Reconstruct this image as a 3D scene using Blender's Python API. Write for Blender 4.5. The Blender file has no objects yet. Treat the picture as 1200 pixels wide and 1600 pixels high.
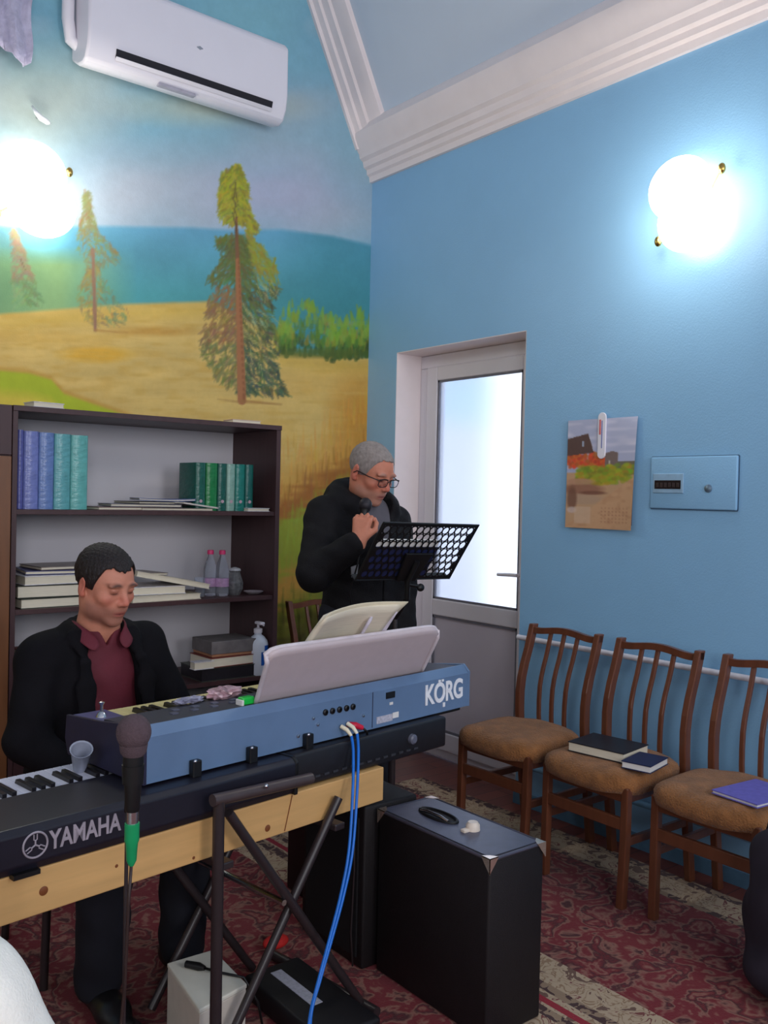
import bpy, bmesh, math, random
import numpy as np
from mathutils import Vector, Matrix, Euler

rnd = random.Random(7)
nrs = np.random.RandomState(5)
SC = bpy.context.scene
COL = SC.collection
PI = math.pi

# ------------------------------------------------------------------ camera
F_PX, CAM_H = 1420.0, 1.45
yaw, pitch, roll = [math.radians(a) for a in (38.8, -0.93, 1.29)]
_f = np.array([math.sin(yaw)*math.cos(pitch), math.cos(yaw)*math.cos(pitch), math.sin(pitch)])
_r = np.array([math.cos(yaw), -math.sin(yaw), 0.0])
_u = np.cross(_r, _f)
RR = _r*math.cos(roll) + _u*math.sin(roll)
UU = -_r*math.sin(roll) + _u*math.cos(roll)
CC = np.array([0, 0, CAM_H])
cam_data = bpy.data.cameras.new('camera')
cam_data.sensor_fit = 'VERTICAL'
cam_data.sensor_height = 32.0
cam_data.lens = F_PX/1600.0*32.0
cam_data.clip_start = 0.05
cam = bpy.data.objects.new('camera', cam_data)
COL.objects.link(cam)
cam.matrix_world = Matrix(((RR[0], UU[0], -_f[0], 0), (RR[1], UU[1], -_f[1], 0), (RR[2], UU[2], -_f[2], CAM_H), (0, 0, 0, 1)))
SC.camera = cam

# ------------------------------------------------------------------ exposure, world, daylight
SC.view_settings.view_transform = 'Standard'
SC.view_settings.look = 'None'
SC.view_settings.gamma = 1.0
SC.view_settings.use_curve_mapping = False
SC.view_settings.exposure = 0.0
world = bpy.data.worlds.new('overcast_sky')
SC.world = world
world.use_nodes = True
world.node_tree.nodes['Background'].inputs[0].default_value = (0.80, 0.90, 1.0, 1)
world.node_tree.nodes['Background'].inputs[1].default_value = 1.0

def window_light(name, loc, rot, sx, sy, energy, color):
    d = bpy.data.lights.new(name, 'AREA')
    d.shape = 'RECTANGLE'; d.size = sx; d.size_y = sy; d.energy = energy; d.color = color
    o = bpy.data.objects.new(name, d); COL.objects.link(o)
    o.location = loc; o.rotation_euler = rot
    return o
DAY = (0.95, 0.95, 1.0)
WINDOWS_BACK = [(-1.2, 1.3), (1.7, 1.3)]       # centre x, width, in the wall behind the camera
WINDOWS_LEFT = [(-0.9, 1.2), (1.4, 1.2)]       # centre y, width, in the wall to the left
for cx, w in WINDOWS_BACK:
    window_light('daylight_back', (cx, -2.66, 2.45), (math.radians(90), 0, 0), w, 1.9, 66, DAY)
for cy, w in WINDOWS_LEFT:
    window_light('daylight_left', (-2.96, cy, 1.85), (math.radians(90), 0, math.radians(-90)), w, 1.6, 8, DAY)

# ------------------------------------------------------------------ helpers
X0, Y0 = 3.241, 4.208          # right wall plane, painted wall plane
XL, YB = -3.0, -2.7            # left wall, back wall
def _ray(px, py): return _f + RR*(px-600)/F_PX - UU*(py-800)/F_PX
def on(px, py, ax, v):
    d = _ray(px, py); t = (v-CC[ax])/d[ax]
    return CC + t*d
def proj(x, y, z):
    d = np.array([x, y, z]) - CC if np.isscalar(x) else None
    dx, dy, dz = x-CC[0], y-CC[1], z-CC[2]
    a = dx*_f[0]+dy*_f[1]+dz*_f[2]
    return 600+F_PX*(dx*RR[0]+dy*RR[1]+dz*RR[2])/a, 800-F_PX*(dx*UU[0]+dy*UU[1]+dz*UU[2])/a

def lin(c):
    out = []
    for v in c[:3]:
        v = v/255.0
        out.append(v/12.92 if v <= 0.04045 else ((v+0.055)/1.055)**2.4)
    return tuple(out)

_mats = {}
def mat(name, rgb, rough=0.6, metal=0.0, var=0.12, scale=30.0, bump=0.0, bscale=None, spec=0.5, emit=None, estr=0.0,
        trans=0.0, ior=1.45, alpha=1.0, sheen=0.0, coat=0.0, stretch=None):
    if name in _mats: return _mats[name]
    m = bpy.data.materials.new(name); m.use_nodes = True
    nt = m.node_tree; b = nt.nodes['Principled BSDF']
    c = lin(rgb)
    tc = nt.nodes.new('ShaderNodeTexCoord'); mp = nt.nodes.new('ShaderNodeMapping')
    if stretch: mp.inputs['Scale'].default_value = stretch
    nt.links.new(tc.outputs['Object'], mp.inputs['Vector'])
    n = nt.nodes.new('ShaderNodeTexNoise'); n.inputs['Scale'].default_value = scale; n.inputs['Detail'].default_value = 4
    nt.links.new(mp.outputs['Vector'], n.inputs['Vector'])
    r = nt.nodes.new('ShaderNodeValToRGB')
    r.color_ramp.elements[0].position = 0.25; r.color_ramp.elements[1].position = 0.75
    r.color_ramp.elements[0].color = tuple(v*(1-var) for v in c)+(1,)
    r.color_ramp.elements[1].color = tuple(min(1, v*(1+var)) for v in c)+(1,)
    nt.links.new(n.outputs['Fac'], r.inputs['Fac']); nt.links.new(r.outputs['Color'], b.inputs['Base Color'])
    b.inputs['Roughness'].default_value = rough; b.inputs['Metallic'].default_value = metal
    b.inputs['Specular IOR Level'].default_value = spec
    b.inputs['Transmission Weight'].default_value = trans; b.inputs['IOR'].default_value = ior
    b.inputs['Alpha'].default_value = alpha
    b.inputs['Sheen Weight'].default_value = sheen; b.inputs['Coat Weight'].default_value = coat
    if emit: b.inputs['Emission Color'].default_value = lin(emit)+(1,); b.inputs['Emission Strength'].default_value = estr
    if bump:
        n2 = nt.nodes.new('ShaderNodeTexNoise'); n2.inputs['Scale'].default_value = bscale or scale*4; n2.inputs['Detail'].default_value = 3
        nt.links.new(mp.outputs['Vector'], n2.inputs['Vector'])
        bp = nt.nodes.new('ShaderNodeBump'); bp.inputs['Strength'].default_value = bump; bp.inputs['Distance'].default_value = 0.01
        nt.links.new(n2.outputs['Fac'], bp.inputs['Height']); nt.links.new(bp.outputs['Normal'], b.inputs['Normal'])
    _mats[name] = m
    return m
def mat_attr(name, rough=0.7, spec=0.3, noise=0.06, nscale=60, bump=0.0, bscale=120, sss=0.0):
    m = bpy.data.materials.new(name); m.use_nodes = True
    nt = m.node_tree; b = nt.nodes['Principled BSDF']
    a = nt.nodes.new('ShaderNodeAttribute'); a.attribute_name = 'paint'
    tc = nt.nodes.new('ShaderNodeTexCoord')
    n = nt.nodes.new('ShaderNodeTexNoise'); n.inputs['Scale'].default_value = nscale
    nt.links.new(tc.outputs['Object'], n.inputs['Vector'])
    mr = nt.nodes.new('ShaderNodeMapRange'); mr.inputs[3].default_value = 1-noise*2; mr.inputs[4].default_value = 1+noise*2
    nt.links.new(n.outputs['Fac'], mr.inputs[0])
    mx = nt.nodes.new('ShaderNodeVectorMath'); mx.operation = 'SCALE'
    nt.links.new(a.outputs['Color'], mx.inputs[0]); nt.links.new(mr.outputs[0], mx.inputs['Scale'])
    nt.links.new(mx.outputs[0], b.inputs['Base Color'])
    b.inputs['Roughness'].default_value = rough; b.inputs['Specular IOR Level'].default_value = spec
    if sss: b.inputs['Subsurface Weight'].default_value = sss; b.inputs['Subsurface Radius'].default_value = (0.01, 0.004, 0.002); b.inputs['Subsurface Scale'].default_value = 1.0
    if bump:
        n2 = nt.nodes.new('ShaderNodeTexNoise'); n2.inputs['Scale'].default_value = bscale
        nt.links.new(tc.outputs['Object'], n2.inputs['Vector'])
        bp = nt.nodes.new('ShaderNodeBump'); bp.inputs['Strength'].default_value = bump; bp.inputs['Distance'].default_value = 0.004
        nt.links.new(n2.outputs['Fac'], bp.inputs['Height']); nt.links.new(bp.outputs['Normal'], b.inputs['Normal'])
    return m

class MB:
    """collects solids; build() links them as one mesh object"""
    def __init__(s): s.bm = bmesh.new()
    def _xf(s, verts, loc=(0,0,0), rot=(0,0,0)):
        M = Matrix.Translation(loc) @ Euler(rot).to_matrix().to_4x4()
        bmesh.ops.transform(s.bm, matrix=M, verts=verts)
    def box(s, lo, hi, rot=None, bev=0.0, seg=2):
        lo = Vector(lo); hi = Vector(hi); c = (lo+hi)/2; d = hi-lo
        r = bmesh.ops.create_cube(s.bm, size=1.0); vs = r['verts']
        for v in vs: v.co = Vector((v.co.x*d.x, v.co.y*d.y, v.co.z*d.z))
        if bev:
            es = list({e for v in vs for e in v.link_edges})
            rb = bmesh.ops.bevel(s.bm, geom=es, offset=bev, segments=seg, affect='EDGES', profile=0.5, clamp_overlap=True)
            vs = list({v for f in rb['faces'] for v in f.verts} | {v for v in vs if v.is_valid})
            allv = set(vs); st = list(vs)
            while st:
                v = st.pop()
                for e in v.link_edges:
                    o = e.other_vert(v)
                    if o not in allv: allv.add(o); st.append(o)
            vs = list(allv)
        s._xf(vs, c, rot or (0,0,0)); return s
    def tube(s, pts, r, seg=10, cap=True):
        pts = [Vector(p) for p in pts]; n = len(pts)
        rs = r if isinstance(r, (list, tuple)) else [r]*n
        rings = []; prev = None
        for i, p in enumerate(pts):
            t = (pts[min(i+1, n-1)] - pts[max(i-1, 0)])
            if t.length < 1e-9: t = Vector((0,0,1))
            t.normalize()
            a = prev if prev is not None else (Vector((0,0,1)) if abs(t.z) < 0.9 else Vector((1,0,0)))
            x = (a - t*a.dot(t)); x.normalize(); y = t.cross(x); prev = x
            rings.append([s.bm.verts.new(p + (x*math.cos(2*PI*k/seg)+y*math.sin(2*PI*k/seg))*rs[i]) for k in range(seg)])
        for a, b in zip(rings, rings[1:]):
            for k in range(seg): s.bm.faces.new((a[k], a[(k+1) % seg], b[(k+1) % seg], b[k]))
        if cap:
            s.bm.faces.new(rings[0][::-1]); s.bm.faces.new(rings[-1])
        return s
    def lathe(s, prof, seg=24, loc=(0,0,0), rot=(0,0,0)):
        vs = []; rings = []
        for (r, z) in prof:
            if r < 1e-5: ring = [s.bm.verts.new((0,0,z))]
            else: ring = [s.bm.verts.new((r*math.cos(2*PI*k/seg), r*math.sin(2*PI*k/seg), z)) for k in range(seg)]
            rings.append(ring); vs += ring
        for a, b in zip(rings, rings[1:]):
            for k in range(seg):
                k2 = (k+1) % seg
                if len(a) == 1 and len(b) == 1: continue
                if len(a) == 1: s.bm.faces.new((a[0], b[k2], b[k]))
                elif len(b) == 1: s.bm.faces.new((a[k], a[k2], b[0]))
                else: s.bm.faces.new((a[k], a[k2], b[k2], b[k]))
        if len(rings[0]) > 1: s.bm.faces.new(rings[0][::-1])
        if len(rings[-1]) > 1: s.bm.faces.new(rings[-1])
        s._xf(vs, loc, rot); return s
    def prism(s, poly, vec):
        """poly: list of 3D points (planar), extruded by vec"""
        vec = Vector(vec)
        a = [s.bm.verts.new(Vector(p)) for p in poly]; b = [s.bm.verts.new(Vector(p)+vec) for p in poly]
        n = len(a)
        s.bm.faces.new(a[::-1]); s.bm.faces.new(b)
        for i in range(n): s.bm.faces.new((a[i], a[(i+1) % n], b[(i+1) % n], b[i]))
        return s
    def ell(s, c, r, seg=20, rot=(0,0,0)):
        q = bmesh.ops.create_uvsphere(s.bm, u_segments=seg, v_segments=max(8, seg*2//3), radius=1.0)['verts']
        for v in q: v.co = Vector((v.co.x*r[0], v.co.y*r[1], v.co.z*r[2]))
        s._xf(q, c, rot); return s
    def build(s, name, m, parent=None, smooth=False, bevel=0.0):
        bmesh.ops.recalc_face_normals(s.bm, faces=s.bm.faces[:])
        me = bpy.data.meshes.new(name); s.bm.to_mesh(me); s.bm.free()
        me.materials.append(m)
        if smooth:
            me.polygons.foreach_set('use_smooth', [True]*len(me.polygons))
            if smooth == 'auto': me.set_sharp_from_angle(angle=math.radians(38))
        o = bpy.data.objects.new(name, me); COL.objects.link(o)
        if parent is not None: o.parent = parent
        if bevel:
            b = o.modifiers.new('bevel', 'BEVEL'); b.width = bevel; b.segments = 2; b.limit_method = 'ANGLE'
        return o
def empty(name, loc=(0,0,0), rz=0.0, rot=None):
    o = bpy.data.objects.new(name, None); COL.objects.link(o)
    o.empty_display_size = 0.1
    o.location = loc; o.rotation_euler = rot or (0, 0, rz)
    return o
def tag(o, label, cat, group=None):
    o['label'] = label; o['category'] = cat
    if group: o['group'] = group
    return o
def struct(o): o['kind'] = 'structure'; return o
def copy_tree(o, parent=None):
    c = o.copy(); COL.objects.link(c)
    if parent is not None: c.parent = parent
    for ch in [x for x in bpy.data.objects if x.parent is o]: copy_tree(ch, c)
    return c
def text_mesh(txt, size, depth, bold=0.0, sx=1.0, spacing=1.0, shear=0.0):
    cu = bpy.data.curves.new('lettering', 'FONT'); cu.body = txt; cu.size = size; cu.extrude = depth
    cu.offset = bold; cu.align_x = 'CENTER'; cu.align_y = 'CENTER'; cu.space_character = spacing; cu.shear = shear
    to = bpy.data.objects.new('lettering', cu); COL.objects.link(to)
    dg = bpy.context.evaluated_depsgraph_get()
    me = bpy.data.meshes.new_from_object(to.evaluated_get(dg))
    bpy.data.objects.remove(to); bpy.data.curves.remove(cu)
    for v in me.vertices: v.co.x *= sx
    return me
def text_obj(name, txt, size, depth, m, parent, loc, rot, **k):
    me = text_mesh(txt, size, depth, **k); me.name = name
    me.materials.clear(); me.materials.append(m)
    o = bpy.data.objects.new(name, me); COL.objects.link(o)
    o.parent = parent; o.location = loc; o.rotation_euler = rot
    return o
def grid_mesh(name, P, colors, m, parent=None, keep=None, smooth=False):
    """P: (a,b,3) vertex grid, colors (a,b,3) linear"""
    a, b = P.shape[:2]
    idx = np.arange(a*b).reshape(a, b)
    q = np.stack([idx[:-1,:-1], idx[1:,:-1], idx[1:,1:], idx[:-1,1:]], -1).reshape(-1, 4)
    if keep is not None: q = q[keep.reshape(-1)]
    me = bpy.data.meshes.new(name)
    me.from_pydata(P.reshape(-1, 3).tolist(), [], q.tolist())
    if colors is not None:
        ca = me.color_attributes.new('paint', 'FLOAT_COLOR', 'POINT')
        ca.data.foreach_set('color', np.concatenate([colors.reshape(-1,3), np.ones((a*b,1))], 1).astype(np.float32).ravel())
    me.materials.append(m)
    if smooth: me.polygons.foreach_set('use_smooth', [True]*len(me.polygons))
    o = bpy.data.objects.new(name, me); COL.objects.link(o)
    if parent is not None: o.parent = parent
    return o

# ------------------------------------------------------------------ materials
M = {}
M['wall_blue'] = mat('blue_wall_paint', (143, 191, 227), rough=0.42, var=0.03, scale=3, bump=0.10, bscale=140, spec=0.45)
M['plaster'] = mat('white_plaster', (242, 230, 229), rough=0.6, var=0.03, scale=8)
M['ceil'] = mat('pale_blue_ceiling', (204, 216, 230), rough=0.7, var=0.02, scale=4)
M['pvc'] = mat('white_pvc', (222, 218, 224), rough=0.3, var=0.02, scale=6)
M['pvc_grey'] = mat('greyish_pvc_panel', (205, 198, 208), rough=0.35, var=0.02, scale=6)
M['gasket'] = mat('dark_gasket', (112, 112, 122), rough=0.6)
M['steel'] = mat('brushed_steel', (200, 200, 205), rough=0.25, metal=1.0, var=0.05)
M['brass'] = mat('brass', (205, 170, 95), rough=0.25, metal=1.0, var=0.05)
M['black'] = mat('black_plastic', (16, 15, 17), rough=0.45, var=0.1)
M['black_metal'] = mat('black_metal_tube', (48, 40, 42), rough=0.35, var=0.1, spec=0.6)
M['white'] = mat('white_plastic', (236, 232, 240), rough=0.3, var=0.015, scale=5)
M['dwood'] = mat('dark_walnut_laminate', (70, 45, 47), rough=0.45, var=0.14, scale=6, stretch=(6, 6, 0.6))
M['cwood'] = mat('reddish_chair_wood', (108, 62, 42), rough=0.35, var=0.18, scale=8, stretch=(5, 5, 0.8), coat=0.3)
M['pine'] = mat('pine_board', (214, 168, 108), rough=0.5, var=0.10, scale=5, stretch=(0.7, 6, 9))
M['pages'] = mat('paper_pages', (226, 216, 194), rough=0.8, var=0.08, scale=90, stretch=(0.2, 0.2, 4))
M['paper'] = mat('white_paper', (230, 226, 222), rough=0.7, var=0.03)
# ------------------------------------------------------------------ setting
def wall_quad(name, pts, m): 
    b = MB(); vs = [b.bm.verts.new(p) for p in pts]; b.bm.faces.new(vs)
    return struct(b.build(name, m))
DY0, DY1, DZ1 = 2.976, 3.949, 2.262       # door opening in the right wall
WT = 0.24
# right wall, solid, with the door opening
b = MB()
b.box((X0, YB-0.2, -0.02), (X0+WT, DY0, 3.62))
b.box((X0, DY1, -0.02), (X0+WT, Y0+0.12, 3.62))
b.box((X0, DY0, DZ1), (X0+WT, DY1, 3.62))
struct(b.build('wall_right', M['wall_blue']))
# white plaster reveal of the door opening
b = MB()
b.box((X0+0.001, DY0, 0), (X0+WT, DY0+0.004, DZ1)); b.box((X0+0.001, DY1-0.004, 0), (X0+WT, DY1, DZ1))
b.box((X0+0.001, DY0, DZ1-0.004), (X0+WT, DY1, DZ1))
struct(b.build('trim_4', M['plaster']))
# ceiling: steep slopes rising from both long walls to a flat top
SN = np.array([0.898, 0.44]); CP = np.array([3.088, 3.495]) + SN*0.10     # point on the sloped ceiling (x,z)
dirx, dirz = -0.44, 0.898
def slope(t): return CP[0]+dirx*t, CP[1]+dirz*t
ZT = 4.62
tt = (ZT-CP[1])/dirz; xt = slope(tt)[0]
xb_, zb_ = slope(-0.10)
def mirror(x): return (X0+XL)-x
b = MB()
prof = [(xb_, zb_), (xt, ZT), (mirror(xt), ZT), (mirror(xb_), zb_)]
prof_o = [(xb_+0.12, zb_), (xt+0.12, ZT+0.12), (mirror(xt)-0.12, ZT+0.12), (mirror(xb_)-0.12, zb_)]
for i in range(3):
    (x1, z1), (x2, z2), (x3, z3), (x4, z4) = prof[i], prof[i+1], prof_o[i+1], prof_o[i]
    b.prism([(x1, YB-0.2, z1), (x2, YB-0.2, z2), (x3, YB-0.2, z3), (x4, YB-0.2, z4)], (0, Y0-YB+0.32, 0))
struct(b.build('ceiling', M['ceil']))
# crown moulding along the right wall
cp = [(3.25, 3.270), (3.222, 3.270), (3.216, 3.300), (3.200, 3.310), (3.196, 3.335), (3.176, 3.345), (3.168, 3.375), (3.146, 3.388), (3.140, 3.412),
      (3.118, 3.440), (3.094, 3.488), (3.090, 3.512), (3.108, 3.530), (3.116, 3.556), (3.150, 3.592), (3.20, 3.62), (3.25, 3.62)]
b = MB(); b.prism([(x, YB, z) for x, z in cp], (0, Y0-YB, 0)); struct(b.build('trim_1', M['plaster'], smooth='auto'))
# moulding up the gable, where slope and painted wall meet
gp = [(-0.01, 0.105), (0.018, 0.105), (0.026, 0.088), (0.060, 0.080), (0.068, 0.066), (0.110, 0.058), (0.120, 0.044), (0.175, 0.036), (0.205, 0.026), (0.215, -0.01), (-0.01, -0.01)]
def gpt(t, p, q):
    x, z = slope(t); return (x-SN[0]*q, Y0-p, z-SN[1]*q)
b = MB(); a0, a1 = -0.07, tt
b.prism([gpt(a0, p, q) for p, q in gp], Vector(gpt(a1, 0, 0))-Vector(gpt(a0, 0, 0)))
struct(b.build('trim_2', M['plaster'], smooth='auto'))
# left and back walls with windows
def wall_with_holes(name, axis, v, lo, hi, ztop, holes, m):
    b = MB(); z0, z1 = (1.45, 3.45) if axis == 'y' else (1.05, 2.65); t = 0.2
    def bx(a0, a1, c0, c1):
        if axis == 'y': b.box((a0, v-t, c0), (a1, v, c1))
        else: b.box((v-t, a0, c0), (v, a1, c1))
    bx(lo, hi, -0.02, z0); bx(lo, hi, z1, ztop)
    cur = lo
    for c, w in holes:
        bx(cur, c-w/2, z0, z1); cur = c+w/2
    bx(cur, hi, z0, z1)
    o = struct(b.build(name, m))
    for i, (c, w) in enumerate(holes):
        fr = MB()
        for (a, b_) in ((c-w/2, c-w/2+0.05), (c-0.025, c+0.025), (c+w/2-0.05, c+w/2)):
            if axis == 'y': fr.box((a, v-0.12, z0), (b_, v-0.06, z1))
            else: fr.box((v-0.12, a, z0), (v-0.06, b_, z1))
        for zz in (z0, z1-0.05):
            if axis == 'y': fr.box((c-w/2, v-0.12, zz), (c+w/2, v-0.06, zz+0.05))
            else: fr.box((v-0.12, c-w/2, zz), (v-0.06, c+w/2, zz+0.05))
        struct(fr.build('window_%d' % (i+1 + (2 if axis == 'x' else 0)), M['pvc']))
M['cream_wall'] = mat('cream_wall_paint', (206, 198, 190), rough=0.6, var=0.03, scale=3)
wall_with_holes('wall_back', 'y', YB, XL-0.2, X0+WT, ZT+0.1, WINDOWS_BACK, M['cream_wall'])
wall_with_holes('wall_left', 'x', XL, YB-0.2, Y0+0.12, 3.62, WINDOWS_LEFT, M['cream_wall'])

# floor: reddish parquet
def wood_floor():
    m = bpy.data.materials.new('parquet'); m.use_nodes = True; nt = m.node_tree; b = nt.nodes['Principled BSDF']
    tc = nt.nodes.new('ShaderNodeTexCoord'); br = nt.nodes.new('ShaderNodeTexBrick')
    br.inputs['Scale'].default_value = 1.0; br.inputs['Brick Width'].default_value = 0.6; br.inputs['Row Height'].default_value = 0.09
    br.inputs['Mortar Size'].default_value = 0.002; br.inputs['Color1'].default_value = lin((120, 62, 48))+(1,)
    br.inputs['Color2'].default_value = lin((98, 48, 40))+(1,); br.inputs['Mortar'].default_value = lin((40, 20, 18))+(1,)
    nt.links.new(tc.outputs['Object'], br.inputs['Vector']); nt.links.new(br.outputs['Color'], b.inputs['Base Color'])
    b.inputs['Roughness'].default_value = 0.35
    return m
b = MB(); b.box((XL-0.2, YB-0.2, -0.08), (X0+1.7, Y0+0.12, 0.0)); struct(b.build('floor', wood_floor()))
# baseboard on the right wall
b = MB(); b.box((X0-0.015, YB, 0), (X0, DY0, 0.06)); struct(b.build('baseboard_right', mat('blue_baseboard', (92, 130, 158), rough=0.4)))
b = MB(); b.box((XL, Y0-0.015, 0), (X0-0.015, Y0, 0.06)); struct(b.build('baseboard_far', M['dwood']))

# small porch behind the door, with its own bright window
b = MB()
b.box((X0+1.6, 1.6, -0.02), (X0+1.7, 4.9, 0.35)); b.box((X0+1.6, 1.6, 2.6), (X0+1.7, 4.9, 2.9))
b.box((X0+1.6, 1.6, 0.35), (X0+1.7, 3.3, 2.6))
b.box((X0+WT, 4.8, -0.02), (X0+1.7, 4.9, 2.9)); b.box((X0+WT, 1.5, -0.02), (X0+1.7, 1.6, 2.9))
b.box((X0+WT, Y0+0.12, -0.02), (X0+WT+0.02, 4.9, 2.9))
struct(b.build('wall_porch', mat('porch_lilac_paint', (206, 204, 222), rough=0.6, var=0.03)))
b = MB(); b.box((X0+WT, 1.5, 2.8), (X0+1.7, 4.9, 2.9)); b.box((X0+WT+0.3, 4.78, 2.0), (X0+1.6, 4.799, 2.8))
struct(b.build('ceiling_porch', mat('porch_blue_paint', (150, 200, 240), rough=0.6, var=0.03)))
window_light('daylight_porch', (X0+1.66, 4.05, 1.475), (math.radians(90), 0, math.radians(90)), 1.5, 2.25, 27, (0.95, 0.97, 1.0))
# ------------------------------------------------------------------ painted wall (mural), colours as a paint attribute
class Canvas:
    def __init__(s, x0, x1, y0, y1, base):
        s.x0, s.y0 = x0, y0
        s.X, s.Y = np.meshgrid(np.arange(x0, x1), np.arange(y0, y1))
        s.a = np.ones(s.X.shape+(3,))*np.array(base, float)
    def mixm(s, mask, col): s.a += (np.array(col, float)-s.a)*np.clip(mask, 0, 1)[..., None]
    def blob(s, cx, cy, rx, ry, col, soft=0.5, op=1.0):
        i0, i1 = max(0, int(cx-rx*1.6-s.x0)), max(0, int(cx+rx*1.6-s.x0)+2); j0, j1 = max(0, int(cy-ry*1.6-s.y0)), max(0, int(cy+ry*1.6-s.y0)+2)
        X, Y = s.X[j0:j1, i0:i1], s.Y[j0:j1, i0:i1]
        if X.size == 0: return
        d = np.sqrt(((X-cx)/rx)**2+((Y-cy)/ry)**2)
        m = np.clip((1+soft*0.5-d)/max(soft, 1e-3), 0, 1)*op
        v = s.a[j0:j1, i0:i1]; v += (np.array(col, float)-v)*m[..., None]
    def stroke(s, xa, ya, xb, yb, w, col, op=0.8, taper=True):
        i0, i1 = max(0, int(min(xa, xb)-w-2-s.x0)), max(0, int(max(xa, xb)+w+3-s.x0)); j0, j1 = max(0, int(min(ya, yb)-w-2-s.y0)), max(0, int(max(ya, yb)+w+3-s.y0))
        X, Y = s.X[j0:j1, i0:i1], s.Y[j0:j1, i0:i1]
        if X.size == 0: return
        dx, dy = xb-xa, yb-ya; L = dx*dx+dy*dy+1e-6
        t = np.clip(((X-xa)*dx+(Y-ya)*dy)/L, 0, 1)
        d = np.hypot(X-xa-t*dx, Y-ya-t*dy); ww = w*(1-0.6*t) if taper else w
        m = np.clip((ww+0.8-d)/1.6, 0, 1)*op
        v = s.a[j0:j1, i0:i1]; v += (np.array(col, float)-v)*m[..., None]
    def sample(s, px, py):
        x = np.clip(px-s.x0, 0, s.X.shape[1]-1.001); y = np.clip(py-s.y0, 0, s.X.shape[0]-1.001)
        i = x.astype(int); j = y.astype(int); fx = (x-i)[..., None]; fy = (y-j)[..., None]
        a = s.a
        return (a[j, i]*(1-fx)+a[j, i+1]*fx)*(1-fy)+(a[j+1, i]*(1-fx)+a[j+1, i+1]*fx)*fy
def srgb2lin(c):
    c = np.clip(c/255.0, 0, 1); return np.where(c <= 0.04045, c/12.92, ((c+0.055)/1.055)**2.4)
def smooth_noise(shape, cell, seed):
    r = np.random.RandomState(seed); h, w = shape
    g = r.rand(h//cell[1]+3, w//cell[0]+3)
    y = np.arange(h)/cell[1]; x = np.arange(w)/cell[0]
    j = y.astype(int); i = x.astype(int); fy = (y-j); fx = (x-i); fy = (fy*fy*(3-2*fy))[:, None]; fx = (fx*fx*(3-2*fx))[None]
    return (g[j][:, i]*(1-fx)+g[j][:, i+1]*fx)*(1-fy)+(g[j+1][:, i]*(1-fx)+g[j+1][:, i+1]*fx)*fy

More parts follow.
